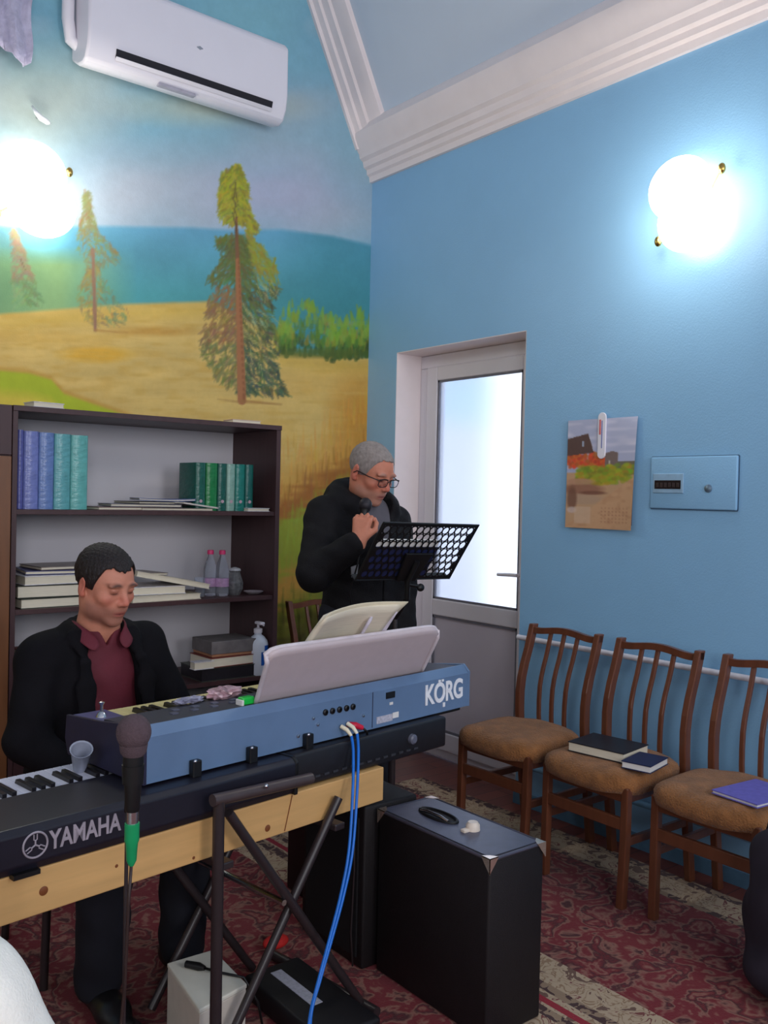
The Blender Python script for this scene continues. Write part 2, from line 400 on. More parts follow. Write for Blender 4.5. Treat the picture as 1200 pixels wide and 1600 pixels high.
def paint_mural():
    c = Canvas(-120, 640, -620, 1240, (120, 168, 186))
    X, Y = c.X, c.Y; H = X.shape
    n1 = smooth_noise(H, (90, 60), 1); n2 = smooth_noise(H, (60, 14), 2); n3 = smooth_noise(H, (14, 14), 3); n4 = smooth_noise(H, (26, 6), 4)
    # sky
    c.mixm(np.clip((Y-60)/200, 0, 1)*0.95, (152, 176, 190))
    c.mixm(np.clip((90-Y)/200, 0, 1)*0.5, (104, 156, 178))
    c.mixm((n1-0.5)*1.6, (124, 176, 192)); c.mixm((0.42-n1)*1.6, (166, 178, 186))
    c.blob(60, 150, 120, 70, (176, 186, 172), 1.2, 0.7); c.blob(330, 168, 110, 22, (186, 186, 160), 1.4, 0.6)
    c.blob(360, 30, 90, 45, (128, 176, 184), 1.2, 0.5); c.blob(560, 60, 60, 120, (108, 160, 186), 1.4, 0.5)
    c.blob(430, 300, 100, 50, (176, 172, 194), 1.4, 0.75); c.blob(220, 300, 90, 55, (184, 182, 190), 1.4, 0.6)
    c.blob(300, 235, 130, 25, (146, 172, 186), 1.4, 0.5); c.blob(560, 240, 45, 60, (126, 166, 184), 1.3, 0.6)
    # hill
    yh = np.interp(X, [-120, 0, 180, 300, 360, 440, 520, 580], [350, 350, 350, 352, 356, 355, 366, 380])
    hill = np.clip((Y-yh)/7, 0, 1)
    hc = np.array([100, 158, 186])[None, None]*np.clip(1-(Y-yh)/110, 0, 1)[..., None]+np.array([72, 142, 146])[None, None]*(1-np.clip(1-(Y-yh)/110, 0, 1))[..., None]
    hc = hc*(0.93+0.14*n1[..., None])
    c.a += (hc-c.a)*hill[..., None]
    right = np.clip((X-430)/80, 0, 1)*hill; c.mixm(right*0.55, (62, 130, 140))
    left = np.clip((215-X)/120, 0, 1)*np.clip((Y-385)/30, 0, 1); c.mixm(left*0.85, (138, 168, 104))
    c.blob(-20, 440, 70, 60, (98, 138, 98), 1.0, 0.8)
    # field
    yf = np.interp(X, [-120, 0, 120, 200, 330, 430, 440, 500, 580], [486, 488, 478, 472, 468, 520, 546, 552, 556])
    fld = np.clip((Y-yf)/6, 0, 1)
    fc = np.array([198, 168, 96])[None, None]*(0.95+0.10*n2[..., None])
    c.a += (fc-c.a)*fld[..., None]
    c.mixm(fld*np.clip((n4-0.55)*1.4, 0, 0.5), (186, 146, 62)); c.mixm(fld*np.clip((Y-590)/60, 0, 1)*0.25, (206, 176, 104))
    c.mixm(fld*np.clip(1-np.abs(Y-yf-18)/22, 0, 1)*0.5, (198, 164, 66))
    c.blob(150, 554, 52, 12, (206, 158, 50), 0.7, 0.9); c.blob(240, 518, 60, 7, (180, 132, 52), 1.0, 0.7); c.blob(60, 530, 90, 10, (196, 158, 74), 1.2, 0.6)
    c.blob(500, 600, 70, 18, (206, 168, 88), 1.2, 0.6); c.blob(565, 660, 40, 60, (190, 128, 44), 1.3, 0.8)
    for k in range(500):
        x = rnd.uniform(-120, 580); y = rnd.uniform(500, 720); s = rnd.random()
        c.stroke(x, y, x+rnd.uniform(20, 60), y+rnd.uniform(-2, 3), rnd.uniform(1, 2.5), (206, 178, 108) if s < 0.5 else (186, 150, 78), 0.2)
    # bright green corner
    yg = np.interp(X, [-120, 0, 45, 80, 100, 180, 300], [572, 576, 580, 590, 612, 640, 690])
    g = np.clip((Y-yg)/5, 0, 1)*np.clip((300-X)/60, 0, 1); c.mixm(g, (160, 172, 34)); c.mixm(g*np.clip((Y-yg-26)/20, 0, 1), (196, 176, 60))
    c.mixm(np.clip(1-np.abs(Y-yg)/6, 0, 1)*np.clip((300-X)/60, 0, 1)*0.6, (176, 128, 44))
    # bushes on the right
    for (bx, by, rx, ry) in [(474, 512, 38, 42), (520, 528, 26, 34), (556, 522, 22, 38), (584, 528, 22, 30), (446, 530, 16, 24), (538, 538, 30, 22)]:
        for k in range(110):
            a = rnd.uniform(0, 2*PI); q = math.sqrt(rnd.random()); x = bx+rx*q*math.cos(a); y = by+ry*q*math.sin(a)
            d = (y-(by-ry))/(2*ry)
            base = (124, 156, 56) if d < 0.4 else ((88, 122, 48) if d < 0.7 else (58, 84, 38))
            if rnd.random() < 0.12: base = (142, 132, 48)
            c.stroke(x, y+4, x+rnd.uniform(-3, 3), y-rnd.uniform(4, 10), rnd.uniform(2, 4), tuple(v+rnd.uniform(-10, 10) for v in base), 0.6)
    c.blob(505, 552, 85, 7, (84, 100, 40), 0.8, 0.7)
    # grass strip at the lower right
    L = (X > 430)
    yb = 800-(X-450)*0.62+(n4-0.5)*26
    c.mixm(L*np.clip((Y-(yb-90))/50, 0, 1)*0.85, (186, 138, 60)); c.mixm(L*np.clip((Y-(yb-34))/22, 0, 1), (150, 96, 40))
    c.mixm(L*np.clip((Y-yb)/22, 0, 1), (136, 146, 44)); c.mixm(L*np.clip((Y-yb-80)/30, 0, 1), (178, 134, 56))
    c.mixm(L*np.clip((Y-yb-125)/22, 0, 1), (120, 120, 40)); c.mixm(L*np.clip((Y-yb-165)/40, 0, 1), (70, 66, 26))
    for k in range(700):
        x = rnd.uniform(436, 600); y0 = 800-(x-450)*0.62; t = rnd.uniform(-110, 230); y = y0+t
        col = (196, 150, 66) if t < -50 else ((150, 100, 44) if t < -5 else ((140, 152, 50) if t < 75 else ((176, 130, 54) if t < 120 else (92, 94, 34))))
        c.stroke(x, y+rnd.uniform(8, 22), x+rnd.uniform(-2, 3), y-rnd.uniform(6, 16), rnd.uniform(0.8, 2), tuple(v+rnd.uniform(-14, 14) for v in col), 0.4)
    c.mixm((Y > 900)*(X < 430)*1.0, (120, 110, 60))
    # big pine
    env = [(262, 368, 378), (275, 342, 386), (295, 338, 392), (315, 338, 392), (335, 336, 398), (352, 345, 408), (360, 366, 408), (372, 336, 396), (384, 334, 412), (400, 345, 424), (420, 332, 436), (440, 318, 442), (458, 336, 440),
           (470, 322, 432), (490, 316, 430), (520, 308, 436), (550, 308, 440), (575, 324, 440), (595, 334, 446), (612, 366, 454), (622, 385, 458)]
    ey = [e[0] for e in env]; el = [e[1] for e in env]; er = [e[2] for e in env]
    def needle(x, y, cx, col, ln, w, op):
        side = 1 if x > cx else -1
        a = rnd.gauss(0.95, 0.42); dx_, dy_ = side*math.cos(a)*ln*0.6, math.sin(a)*ln*0.6
        c.stroke(x-dx_, y-dy_, x+dx_*0.7, y+dy_*0.7, w, col, op*0.85)
    for k in range(3400):
        y = rnd.uniform(264, 618); l, r = np.interp(y, ey, el), np.interp(y, ey, er); x = rnd.uniform(l+4, r-4)
        if 352 < y < 374 and x < 388-0.0*y: continue
        if rnd.random() < 0.5*max(0.0, math.sin(y*0.115+(1.2 if x > 371 else 0))) and abs(x-371) > 22: continue
        cx = 370+(y-265)*0.022; u = (x-cx)/max(8, (r-l)/2)
        if y < 365: base = (164, 158, 46) if rnd.random() < 0.6 else (124, 124, 52)
        elif y < 450: base = (142, 140, 52) if u > 0.45 else (96, 102, 54)
        elif y < 540: base = (134, 104, 66) if u < 0 else ((104, 106, 60) if rnd.random() < .6 else (74, 88, 58))
        else: base = (112, 112, 66) if u < 0 else ((66, 84, 66) if rnd.random() < .7 else (96, 100, 62))
        if y > 440 and rnd.random() < 0.22: continue
        needle(x, y, cx, tuple(v+rnd.uniform(-16, 16) for v in base), rnd.uniform(6, 17), rnd.uniform(1.1, 2.6), 0.75)
    for k in range(60):
        y = rnd.uniform(440, 610); x = 374+rnd.uniform(6, 60); needle(x, y, 374, (178, 172, 110), rnd.uniform(10, 24), 0.9, 0.7)
    for k in range(30):
        t0, t1 = k/30, (k+1)/30; w = 1.6+5.2*((t0+t1)/2)**0.8
        c.stroke(369+9*t0, 340+286*t0, 369+9*t1, 340+286*t1, w, (158, 104, 66) if t0 > 0.2 else (120, 86, 60), 1.0, False)
        c.stroke(369+9*t0+w*0.5, 340+286*t0, 369+9*t1+w*0.5, 340+286*t1, w*0.3, (128, 80, 50), 0.7, False)
    for k in range(10): c.stroke(365+rnd.uniform(-2, 4), 285+k*8, 368+rnd.uniform(-2, 4), 300+k*8, 0.9, (84, 70, 50), 0.8)
    c.stroke(378, 627, 440, 632, 2.5, (150, 108, 60), 0.7); c.stroke(372, 628, 340, 624, 2, (160, 120, 66), 0.6)
    # middle pine
    env2 = [(302, 128, 138), (325, 128, 144), (345, 124, 150), (370, 118, 162), (385, 116, 180), (400, 122, 190), (412, 136, 186), (425, 132, 160), (445, 122, 166), (465, 116, 180), (485, 120, 204), (500, 132, 204), (512, 140, 190)]
    ey2 = [e[0] for e in env2]; el2 = [e[1] for e in env2]; er2 = [e[2] for e in env2]
    for k in range(750):
        y = rnd.uniform(304, 510); l, r = np.interp(y, ey2, el2), np.interp(y, ey2, er2); x = rnd.uniform(l+2, r-2)
        if y > 400 and rnd.random() < 0.3: continue
        u = x-(136+(y-300)*0.06)
        base = (128, 132, 88) if y < 420 else ((150, 132, 76) if u < 14 else (110, 136, 96))
        if rnd.random() < 0.2: base = (136, 112, 74)
        needle(x, y, 140, tuple(v+rnd.uniform(-12, 12) for v in base), rnd.uniform(5, 13), rnd.uniform(1, 2.2), 0.6)
    c.stroke(145, 390, 149, 516, 2.8, (140, 104, 84), 0.9, False); c.stroke(149, 516, 200, 520, 2, (168, 122, 60), 0.6)
    # far left pine
    for k in range(330):
        t = rnd.random(); y = 362+t*122; cx = 22+t*24; w = 5+t*22; x = cx+rnd.uniform(-w, w)
        base = (134, 118, 92) if y < 440 else (104, 128, 84)
        if y > 445 and x < cx-4: base = (128, 150, 98)
        needle(x, y, cx, tuple(v+rnd.uniform(-12, 12) for v in base), rnd.uniform(5, 12), rnd.uniform(1, 2.4), 0.6)
    c.stroke(32, 405, 40, 422, 0.8, (90, 70, 50), 0.8)
    c.a *= (0.985+0.03*n3)[..., None]
    return c
_cv = paint_mural()
xs = np.concatenate([np.arange(XL, 0.72, 0.06), np.arange(0.72, X0+0.004, 0.0068)]); xs[-1] = X0+0.002
zs = np.concatenate([np.arange(0, 0.55, 0.05), np.arange(0.55, 4.30, 0.0068), np.arange(4.30, ZT+0.1, 0.05)])
GX, GZ = np.meshgrid(xs, zs, indexing='ij')
PX, PY = proj(GX, np.full_like(GX, Y0), GZ)
PX = np.where(GX < 0.72, -110+(GX+3)*8, PX)
cols = srgb2lin(_cv.sample(PX, PY))*1.22
xc, zc = (GX[:-1,:-1]+GX[1:,1:])/2, (GZ[:-1,:-1]+GZ[1:,1:])/2
keep = ((xc-CP[0])*SN[0]+(zc-CP[1])*SN[1] < 0.05) & ((mirror(xc)-CP[0])*SN[0]+(zc-CP[1])*SN[1] < 0.05)
struct(grid_mesh('wall_far', np.stack([GX, np.full_like(GX, Y0), GZ], -1), cols, mat_attr('mural_paint', rough=0.5, noise=0.03, nscale=40, bump=0.15, bscale=150), keep=keep))
# masonry behind the painting
b = MB(); b.prism([(XL, Y0+0.004, -0.02), (X0, Y0+0.004, -0.02), (X0, Y0+0.004, zb_), (xt, Y0+0.004, ZT), (mirror(xt), Y0+0.004, ZT), (XL, Y0+0.004, zb_)], (0, 0.11, 0))
struct(b.build('wall_far_core', M['plaster']))

# ------------------------------------------------------------------ carpet
def carpet_mat():
    m = bpy.data.materials.new('red_damask_carpet'); m.use_nodes = True; nt = m.node_tree; b = nt.nodes['Principled BSDF']; N_ = nt.nodes; L = nt.links
    tc = N_.new('ShaderNodeTexCoord'); sep = N_.new('ShaderNodeSeparateXYZ'); L.new(tc.outputs['Object'], sep.inputs[0])
    def ramp(src, stops, interp='CONSTANT'):
        r = N_.new('ShaderNodeValToRGB'); r.color_ramp.interpolation = interp
        while len(r.color_ramp.elements) > 1: r.color_ramp.elements.remove(r.color_ramp.elements[0])
        for i, (p, cc) in enumerate(stops):
            e = r.color_ramp.elements[0] if i == 0 else r.color_ramp.elements.new(p)
            e.position = p; e.color = tuple(cc)+(1,)
        L.new(src, r.inputs['Fac']); return r
    def noise(sc, det, dist, rough=0.5):
        n = N_.new('ShaderNodeTexNoise'); n.inputs['Scale'].default_value = sc; n.inputs['Detail'].default_value = det; n.inputs['Distortion'].default_value = dist; n.inputs['Roughness'].default_value = rough
        L.new(tc.outputs['Object'], n.inputs['Vector']); return n
    red, dred, tan, cream = lin((118, 22, 34)), lin((70, 14, 24)), lin((146, 98, 84)), lin((184, 160, 132))
    f = ramp(noise(9.5, 3.5, 0.35, 0.55).outputs['Fac'], [(0, dred), (0.30, dred), (0.35, tan), (0.40, red), (0.47, red), (0.51, tan), (0.55, dred), (0.60, red), (0.64, tan), (0.69, red)], 'LINEAR')
    bd = ramp(noise(16, 3, 0.8).outputs['Fac'], [(0, lin((110, 80, 66))), (0.40, cream), (0.47, lin((150, 120, 92))), (0.5, cream), (0.60, lin((120, 60, 56))), (0.64, cream)])
    dk = ramp(noise(24, 2, 1.0).outputs['Fac'], [(0, lin((70, 42, 42))), (0.5, lin((150, 124, 100)))])
    mp = N_.new('ShaderNodeMapRange'); mp.inputs[1].default_value = 1.6; mp.inputs[2].default_value = 3.2; L.new(sep.outputs[0], mp.inputs[0])
    def P(x): return (x-1.6)/1.6
    w, k = (1, 1, 1), (0, 0, 0)
    isb = ramp(mp.outputs[0], [(0, k), (P(1.84), w), (P(2.21), k), (P(2.90), w), (P(3.12), k)])
    isd = ramp(mp.outputs[0], [(0, k), (P(1.945), w), (P(1.985), k), (P(2.045), w), (P(2.085), k), (P(2.90), w), (P(2.93), k), (P(3.05), w), (P(3.2), k)])
    isr = ramp(mp.outputs[0], [(0, k), (P(1.998), w), (P(2.022), k)])
    def mix(fac, a, c_):
        x = N_.new('ShaderNodeMix'); x.data_type = 'RGBA'; L.new(fac, x.inputs[0]); L.new(a, x.inputs[6]); L.new(c_, x.inputs[7]); return x.outputs[2]
    c1 = mix(isb.outputs[0], f.outputs[0], bd.outputs[0]); c2 = mix(isd.outputs[0], c1, dk.outputs[0])
    rr = N_.new('ShaderNodeRGB'); rr.outputs[0].default_value = lin((150, 24, 44))+(1,)
    c3 = mix(isr.outputs[0], c2, rr.outputs[0])
    L.new(c3, b.inputs['Base Color']); b.inputs['Roughness'].default_value = 0.95; b.inputs['Specular IOR Level'].default_value = 0.1; b.inputs['Sheen Weight'].default_value = 0.15
    bp = N_.new('ShaderNodeBump'); bp.inputs['Strength'].default_value = 0.5; bp.inputs['Distance'].default_value = 0.004
    L.new(noise(300, 2, 0).outputs['Fac'], bp.inputs['Height']); L.new(bp.outputs['Normal'], b.inputs['Normal'])
    return m
b = MB(); b.box((-2.2, -2.2, 0.0005), (3.10, 3.50, 0.012), bev=0.004)
tag(b.build('carpet', carpet_mat()), 'large red patterned carpet with beige border bands covering the floor', 'carpet')

# ------------------------------------------------------------------ door with frosted glass
XD = 3.42
def frosted():
    m = bpy.data.materials.new('frosted_glass'); m.use_nodes = True; nt = m.node_tree
    for n in list(nt.nodes):
        if n.type == 'BSDF_PRINCIPLED': nt.nodes.remove(n)
    out = [n for n in nt.nodes if n.type == 'OUTPUT_MATERIAL'][0]
    rf = nt.nodes.new('ShaderNodeBsdfRefraction'); rf.inputs['Roughness'].default_value = 0.34; rf.inputs['IOR'].default_value = 1.25; rf.inputs['Color'].default_value = (0.92, 0.95, 0.99, 1)
    tl = nt.nodes.new('ShaderNodeBsdfTranslucent'); tl.inputs['Color'].default_value = (0.85, 0.88, 0.95, 1)
    nz = nt.nodes.new('ShaderNodeTexNoise'); nz.inputs['Scale'].default_value = 90
    bp = nt.nodes.new('ShaderNodeBump'); bp.inputs['Strength'].default_value = 0.15
    nt.links.new(nz.outputs['Fac'], bp.inputs['Height']); nt.links.new(bp.outputs['Normal'], rf.inputs['Normal'])
    mx = nt.nodes.new('ShaderNodeMixShader'); mx.inputs[0].default_value = 0.40
    nt.links.new(rf.outputs[0], mx.inputs[1]); nt.links.new(tl.outputs[0], mx.inputs[2]); nt.links.new(mx.outputs[0], out.inputs['Surface'])
    return m
dr = struct(empty('door_1', (XD, 3.4, 0)))
def dq(y): return y-3.4
b = MB()   # fixed frame
b.box((0.0, dq(3.872), 0.056), (0.07, dq(3.945), 2.1845)); b.box((0.0, dq(2.98), 0.056), (0.07, dq(3.045), 2.1845)); b.box((0.0, dq(2.98), 2.185), (0.07, dq(3.945), 2.257)); b.box((0, dq(2.98), 0.012), (0.07, dq(3.945), 0.055))
b.build('door_frame', M['pvc'], dr, bevel=0.006)
b = MB()   # moving leaf
fx0, fx1 = -0.018, 0.05
b.box((fx0, dq(3.785), 0.06), (fx1, dq(3.871), 2.184)); b.box((fx0, dq(3.046), 0.06), (fx1, dq(3.142), 2.184))
b.box((fx0, dq(3.1425), 2.108), (fx1, dq(3.7845), 2.184)); b.box((fx0, dq(3.1425), 0.80), (fx1, dq(3.7845), 0.89)); b.box((fx0, dq(3.1425), 0.06), (fx1, dq(3.7845), 0.16))
b.build('door_leaf', M['pvc'], dr, bevel=0.006)
b = MB()
for (y0, y1, z0, z1) in ((3.142, 3.785, 0.89, 2.108), (3.142, 3.785, 0.16, 0.80)):
    t = 0.012
    b.box((fx0+0.006, dq(y0), z0), (fx0+0.016, dq(y0+t), z1)); b.box((fx0+0.006, dq(y1-t), z0), (fx0+0.016, dq(y1), z1)); b.box((fx0+0.006, dq(y0), z0), (fx0+0.016, dq(y1), z0+t)); b.box((fx0+0.006, dq(y0), z1-t), (fx0+0.016, dq(y1), z1))
b.build('glazing_bead', M['gasket'], dr)
b = MB(); b.box((0.010, dq(3.142), 0.89), (0.016, dq(3.785), 2.108)); b.build('frosted_pane', frosted(), dr)
b = MB(); b.box((0.0, dq(3.142), 0.16), (0.03, dq(3.785), 0.80)); b.build('door_panel', M['pvc_grey'], dr)
b = MB(); b.box((fx0-0.008, dq(3.09), 0.97), (fx0, dq(3.12), 1.16), bev=0.003); b.tube([(fx0, dq(3.105), 1.075), (fx0-0.05, dq(3.105), 1.075)], 0.009)
b.tube([(fx0-0.05, dq(3.10), 1.075), (fx0-0.052, dq(3.14), 1.075), (fx0-0.05, dq(3.235), 1.07)], [0.009, 0.0095, 0.008]); b.build('door_handle', M['white'], dr, smooth='auto')

# ------------------------------------------------------------------ heating pipes on the right wall
for (z, r, m, nm, lab) in ((0.80, 0.0125, M['white'], 'heating_pipe', 'thin white heating pipe running along the blue wall behind the chair backs'),
                      (0.33, 0.014, mat('blue_pipe_paint', (120, 165, 198), rough=0.3), 'heating_pipe', 'blue painted heating pipe low on the wall, upper of the two'),
                      (0.20, 0.014, mat('blue_pipe_paint', (120, 165, 198)), 'heating_pipe', 'blue painted heating pipe low on the wall, nearest the floor')):
    b = MB(); b.tube([(X0-0.03, -2.2, z), (X0-0.03, 2.955, z)], r, 12)
    for y in (-2.0, -0.6, 0.8, 2.9): b.tube([(X0-0.03, y, z), (X0+0.002, y, z)], r*0.6, 8)
    tag(b.build(nm, m, smooth='auto'), lab, 'pipe')

# ------------------------------------------------------------------ air conditioner
t = tag(empty('air_conditioner', (2.0, Y0, 3.36)), 'white wall mounted split air conditioner high on the painted wall', 'air conditioner')
hw = 0.52
secp = [(0.0, 0.09), (-0.05, 0.045), (-0.12, 0.018), (-0.165, 0.018), (-0.20, 0.055), (-0.212, 0.12), (-0.215, 0.36), (-0.195, 0.405), (0.0, 0.41)]
secp = [(0.0, 0.06), (-0.08, 0.012), (-0.14, 0.0), (-0.175, 0.012), (-0.205, 0.065), (-0.216, 0.13), (-0.214, 0.37), (-0.19, 0.40), (0.0, 0.405)]
b = MB(); b.prism([(-hw, y, z) for y, z in secp], (2*hw, 0, 0)); b.build('casing', M['white'], t, smooth='auto', bevel=0.012)
b = MB(); b.prism([(-hw+0.13, -0.203, 0.045), (-hw+0.13, -0.214, 0.080), (-hw+0.13, -0.20, 0.084), (-hw+0.13, -0.19, 0.05)], (2*hw-0.22, 0, 0)); b.build('air_outlet', mat('vent_black', (26, 24, 34), rough=0.7), t)
b = MB(); b.prism([(-hw+0.13, -0.196, 0.034), (-hw+0.13, -0.212, 0.046), (-hw+0.13, -0.209, 0.049), (-hw+0.13, -0.193, 0.037)], (2*hw-0.22, 0, 0)); b.build('louver', M['white'], t)
b = MB(); b.box((-0.17, -0.178, -0.003), (0.02, -0.15, 0.012), bev=0.003); b.build('display_strip', mat('ac_grey', (176, 172, 186), rough=0.5), t)
b = MB(); b.prism([(0.0, -0.2155, 0.215), (0.018, -0.2155, 0.224), (0.036, -0.2155, 0.215), (0.018, -0.2155, 0.206)], (0, -0.002, 0)); b.build('badge', M['steel'], t)
b = MB(); b.tube([(-hw-0.035, -0.05, 0.75), (-hw-0.035, -0.05, 0.22), (-hw-0.02, -0.05, 0.13), (-hw+0.02, -0.05, 0.11)], 0.028, 12); b.build('pipe_cover', M['white'], t, smooth='auto')

# ------------------------------------------------------------------ wall sconces (lit)
opal = mat('lit_opal_glass', (255, 250, 240), rough=0.3, emit=(255, 246, 232), estr=7.0)
def sconce(loc, rz, label, s=1.0):
    t = tag(empty('wall_sconce', loc, rz), label, 'lamp')      # local: wall plane y=0, room towards -y
    b = MB(); b.lathe([(0, 0), (0.07*s, 0), (0.065*s, 0.012), (0.03*s, 0.02), (0, 0.02)], 28, (0, 0, 0), (PI/2, 0, 0)); b.build('back_plate', M['brass'], t, smooth='auto')
    for (dx, dz) in ((-0.022, 0.072), (0.024, -0.06)):
        b = MB(); b.tube([(0, -0.01, 0), (dx*0.6, -0.05, dz*0.3), (dx, -0.075, dz*0.55)], 0.007, 10); b.build('arm', M['brass'], t, smooth='auto')
        g = MB(); g.ell((dx, -0.10*s, dz), (0.135*s, 0.075*s, 0.125*s), 28); g.build('glass_shade', opal, t, smooth=True)
    for (dx, dz) in ((-0.165, -0.13), (0.17, 0.14)):
        b = MB(); b.ell((dx*s*0.82, -0.07, dz*s*0.82), (0.016, 0.014, 0.022), 14); b.build('shade_clip', M['brass'], t, smooth=True)
        b = MB(); b.tube([(dx*s*0.8, -0.07, dz*s*0.8), (dx*s*0.4, -0.03, dz*s*0.4)], 0.004, 8); b.build('clip_rod', M['brass'], t)
    ld = bpy.data.lights.new('sconce_bulb', 'POINT'); ld.energy = 10; ld.color = (1.0, 0.95, 0.88); ld.shadow_soft_size = 0.12
    lo = bpy.data.objects.new('sconce_bulb', ld); COL.objects.link(lo); lo.parent = t; lo.location = (0, -0.26, 0)
    return t
sconce((X0, 2.072, 2.62), math.radians(-90), 'glowing opal glass wall sconce on the plain blue wall above the calendar')
sconce((1.30, Y0, 2.76), 0, 'glowing opal glass wall sconce on the painted wall below the air conditioner', 1.12)
# curved white fitting made up to stand for a glint above the left lamp
t = tag(empty('glint_fitting', (1.33, Y0, 3.10)), 'small curved white fitting standing for a glint on the painted wall above the left lamp', 'fitting')
b = MB(); b.tube([(-0.035, -0.04, 0.05), (-0.02, -0.055, 0.02), (0.0, -0.06, 0.0), (0.03, -0.055, -0.008), (0.045, -0.045, -0.008)], [0.004, 0.010, 0.014, 0.012, 0.005], 12); b.build('glint_curve', mat('white_glint_glass', (240, 245, 250), rough=0.08, coat=1.0), t, smooth=True)
b = MB(); b.tube([(0, 0, 0.02), (0, -0.055, 0.005)], 0.006, 8); b.build('stem', M['steel'], t)

# ------------------------------------------------------------------ lilac curtain at the top left
cx1 = 1.272
nx, nz = 60, 30
gx = np.linspace(0.35, cx1, nx); P = np.zeros((nx, nz, 3))
for i, x in enumerate(gx):
    zb = 3.335-0.035*max(0, min(1, (x-1.12)/0.15))+0.02*math.sin(x*40)
    for j in range(nz):
        t_ = j/(nz-1); z = 4.45+(zb-4.45)*t_
        P[i, j] = (x+0.006*math.sin(j*0.8+i*0.3), Y0-0.10+0.022*math.sin(x*62+0.6*math.sin(j*0.4))*(0.5+0.5*t_)+0.01*math.sin(x*150+j), z)
o = grid_mesh('curtain', P, None, mat('lilac_crinkled_fabric', (186, 182, 206), rough=0.8, var=0.12, scale=24, bump=0.5, bscale=60), smooth=True)
sm = o.modifiers.new('solid', 'SOLIDIFY'); sm.thickness = 0.004
tag(o, 'lilac crinkled curtain hanging beside the air conditioner at the top left', 'curtain')

# ------------------------------------------------------------------ calendar, thermometer, electrical panel on the right wall
def paint_calendar():
    c = Canvas(0, 112, 0, 176, (176, 180, 206)); X, Y = c.X, c.Y
    n = smooth_noise(X.shape, (18, 6), 11); n2 = smooth_noise(X.shape, (8, 5), 12)
    c.mixm((n-0.45)*2*(Y < 80), (206, 204, 222)); c.mixm((Y > 55)*(n > 0.5)*0.3, (150, 156, 190))
    gr = np.clip((Y-84)/3, 0, 1); c.mixm(gr, (196, 156, 120))
    c.mixm((Y > 68)*(X > 60)*(Y < 90), (110, 106, 90))
    for (x, y, rx, ry) in [(30, 62, 22, 14), (12, 66, 14, 12), (50, 68, 20, 10), (66, 74, 14, 9)]:
        for k in range(60):
            a = rnd.uniform(0, 6.3); q = math.sqrt(rnd.random()); c.blob(x+rx*q*math.cos(a), y+ry*q*math.sin(a), 3.2, 3, (206+rnd.uniform(-30, 25), 88+rnd.uniform(-25, 30), 50), 0.6, 0.8)
    roof = (Y > 22)*(X < 34+(Y-22)*0.32)*(Y < 58-X*0.1)*(Y > 30-X*0.22); c.mixm(roof, (92, 68, 66))
    c.mixm((X > 24)*(X < 28)*(Y > 34)*(Y < 44), (160, 170, 190))
    c.mixm((X > 62)*(X < 84)*(Y > 52+np.abs(X-74)*0.25)*(Y < 76), (122, 104, 100)); c.mixm((X > 68)*(X < 72)*(Y > 66)*(Y < 76), (190, 180, 170))
    for k in range(260):
        x = rnd.uniform(18, 110); y = 82+rnd.uniform(-6, 22)-(max(0, x-60))*0.08
        c.blob(x, y, 5, 3, (150+rnd.uniform(-40, 40), 166+rnd.uniform(-40, 20), 46), 0.6, 0.7)
    c.blob(26, 112, 34, 9, (150, 104, 84), 0.5, 0.9); c.blob(22, 100, 24, 5, (186, 140, 112), 0.5, 0.9); c.blob(26, 128, 36, 9, (182, 150, 124), 0.5, 0.9)
    c.blob(10, 128, 8, 20, (120, 82, 66), 0.5, 0.8); c.blob(10, 146, 8, 5, (214, 190, 180), 0.5, 0.8); c.blob(44, 118, 22, 3, (120, 76, 62), 0.5, 0.8)
    path = (Y > 168-(X-6)*0.9+6)*(Y > 92); path = np.clip((Y-(170-(X)*0.72))/4, 0, 1)*(Y > 92); c.mixm(path, (204, 160, 122)); c.mixm(path*np.clip(n2-0.5, 0, 1), (180, 130, 96))
    c.mixm((Y > 140)*(Y < 168)*(X > 14)*(X < 42)*0.55, (214, 186, 160))
    for j in range(5):
        for i in range(8):
            c.blob(60+i*6, 142+j*5.4, 1.3, 1.0, (168, 110, 84), 0.5, 0.7)
    return c
cc = paint_calendar()
cy0, cy1, cz0, cz1 = 2.322, 2.697, 1.333, 1.815
na, nb = 94, 120
P = np.zeros((na, nb, 3)); 
aa = np.linspace(0, 1, na); bb = np.linspace(0, 1, nb)
for i, a in enumerate(aa):
    for j, q in enumerate(bb):
        lift = 0.013+0.030*(a**3)*q**0.7+0.012*(q**2)*(1-a)*0.3
        P[i, j] = (-lift, -(a-0.5)*(cy1-cy0), -q*(cz1-cz0)-0.012*a*q*0.0)
A_, B_ = np.meshgrid(aa, bb, indexing='ij')
t = tag(empty('calendar', (X0, (cy0+cy1)/2, cz1)), 'wall calendar with a picture of houses, red shrubs and a path', 'calendar')
o = grid_mesh('picture_page', P, srgb2lin(cc.sample(A_*111, B_*175))*1.1, mat_attr('calendar_print', rough=0.35, spec=0.5, noise=0.01), t, smooth=True)
P2 = P.copy(); P2[..., 0] = P[..., 0]*0.45; P2[..., 1] *= 0.985; P2 = P2[::6, ::6]
o = grid_mesh('back_pages', P2, None, mat('calendar_back', (70, 60, 100), rough=0.6), t); s_ = o.modifiers.new('solid', 'SOLIDIFY'); s_.thickness = 0.002
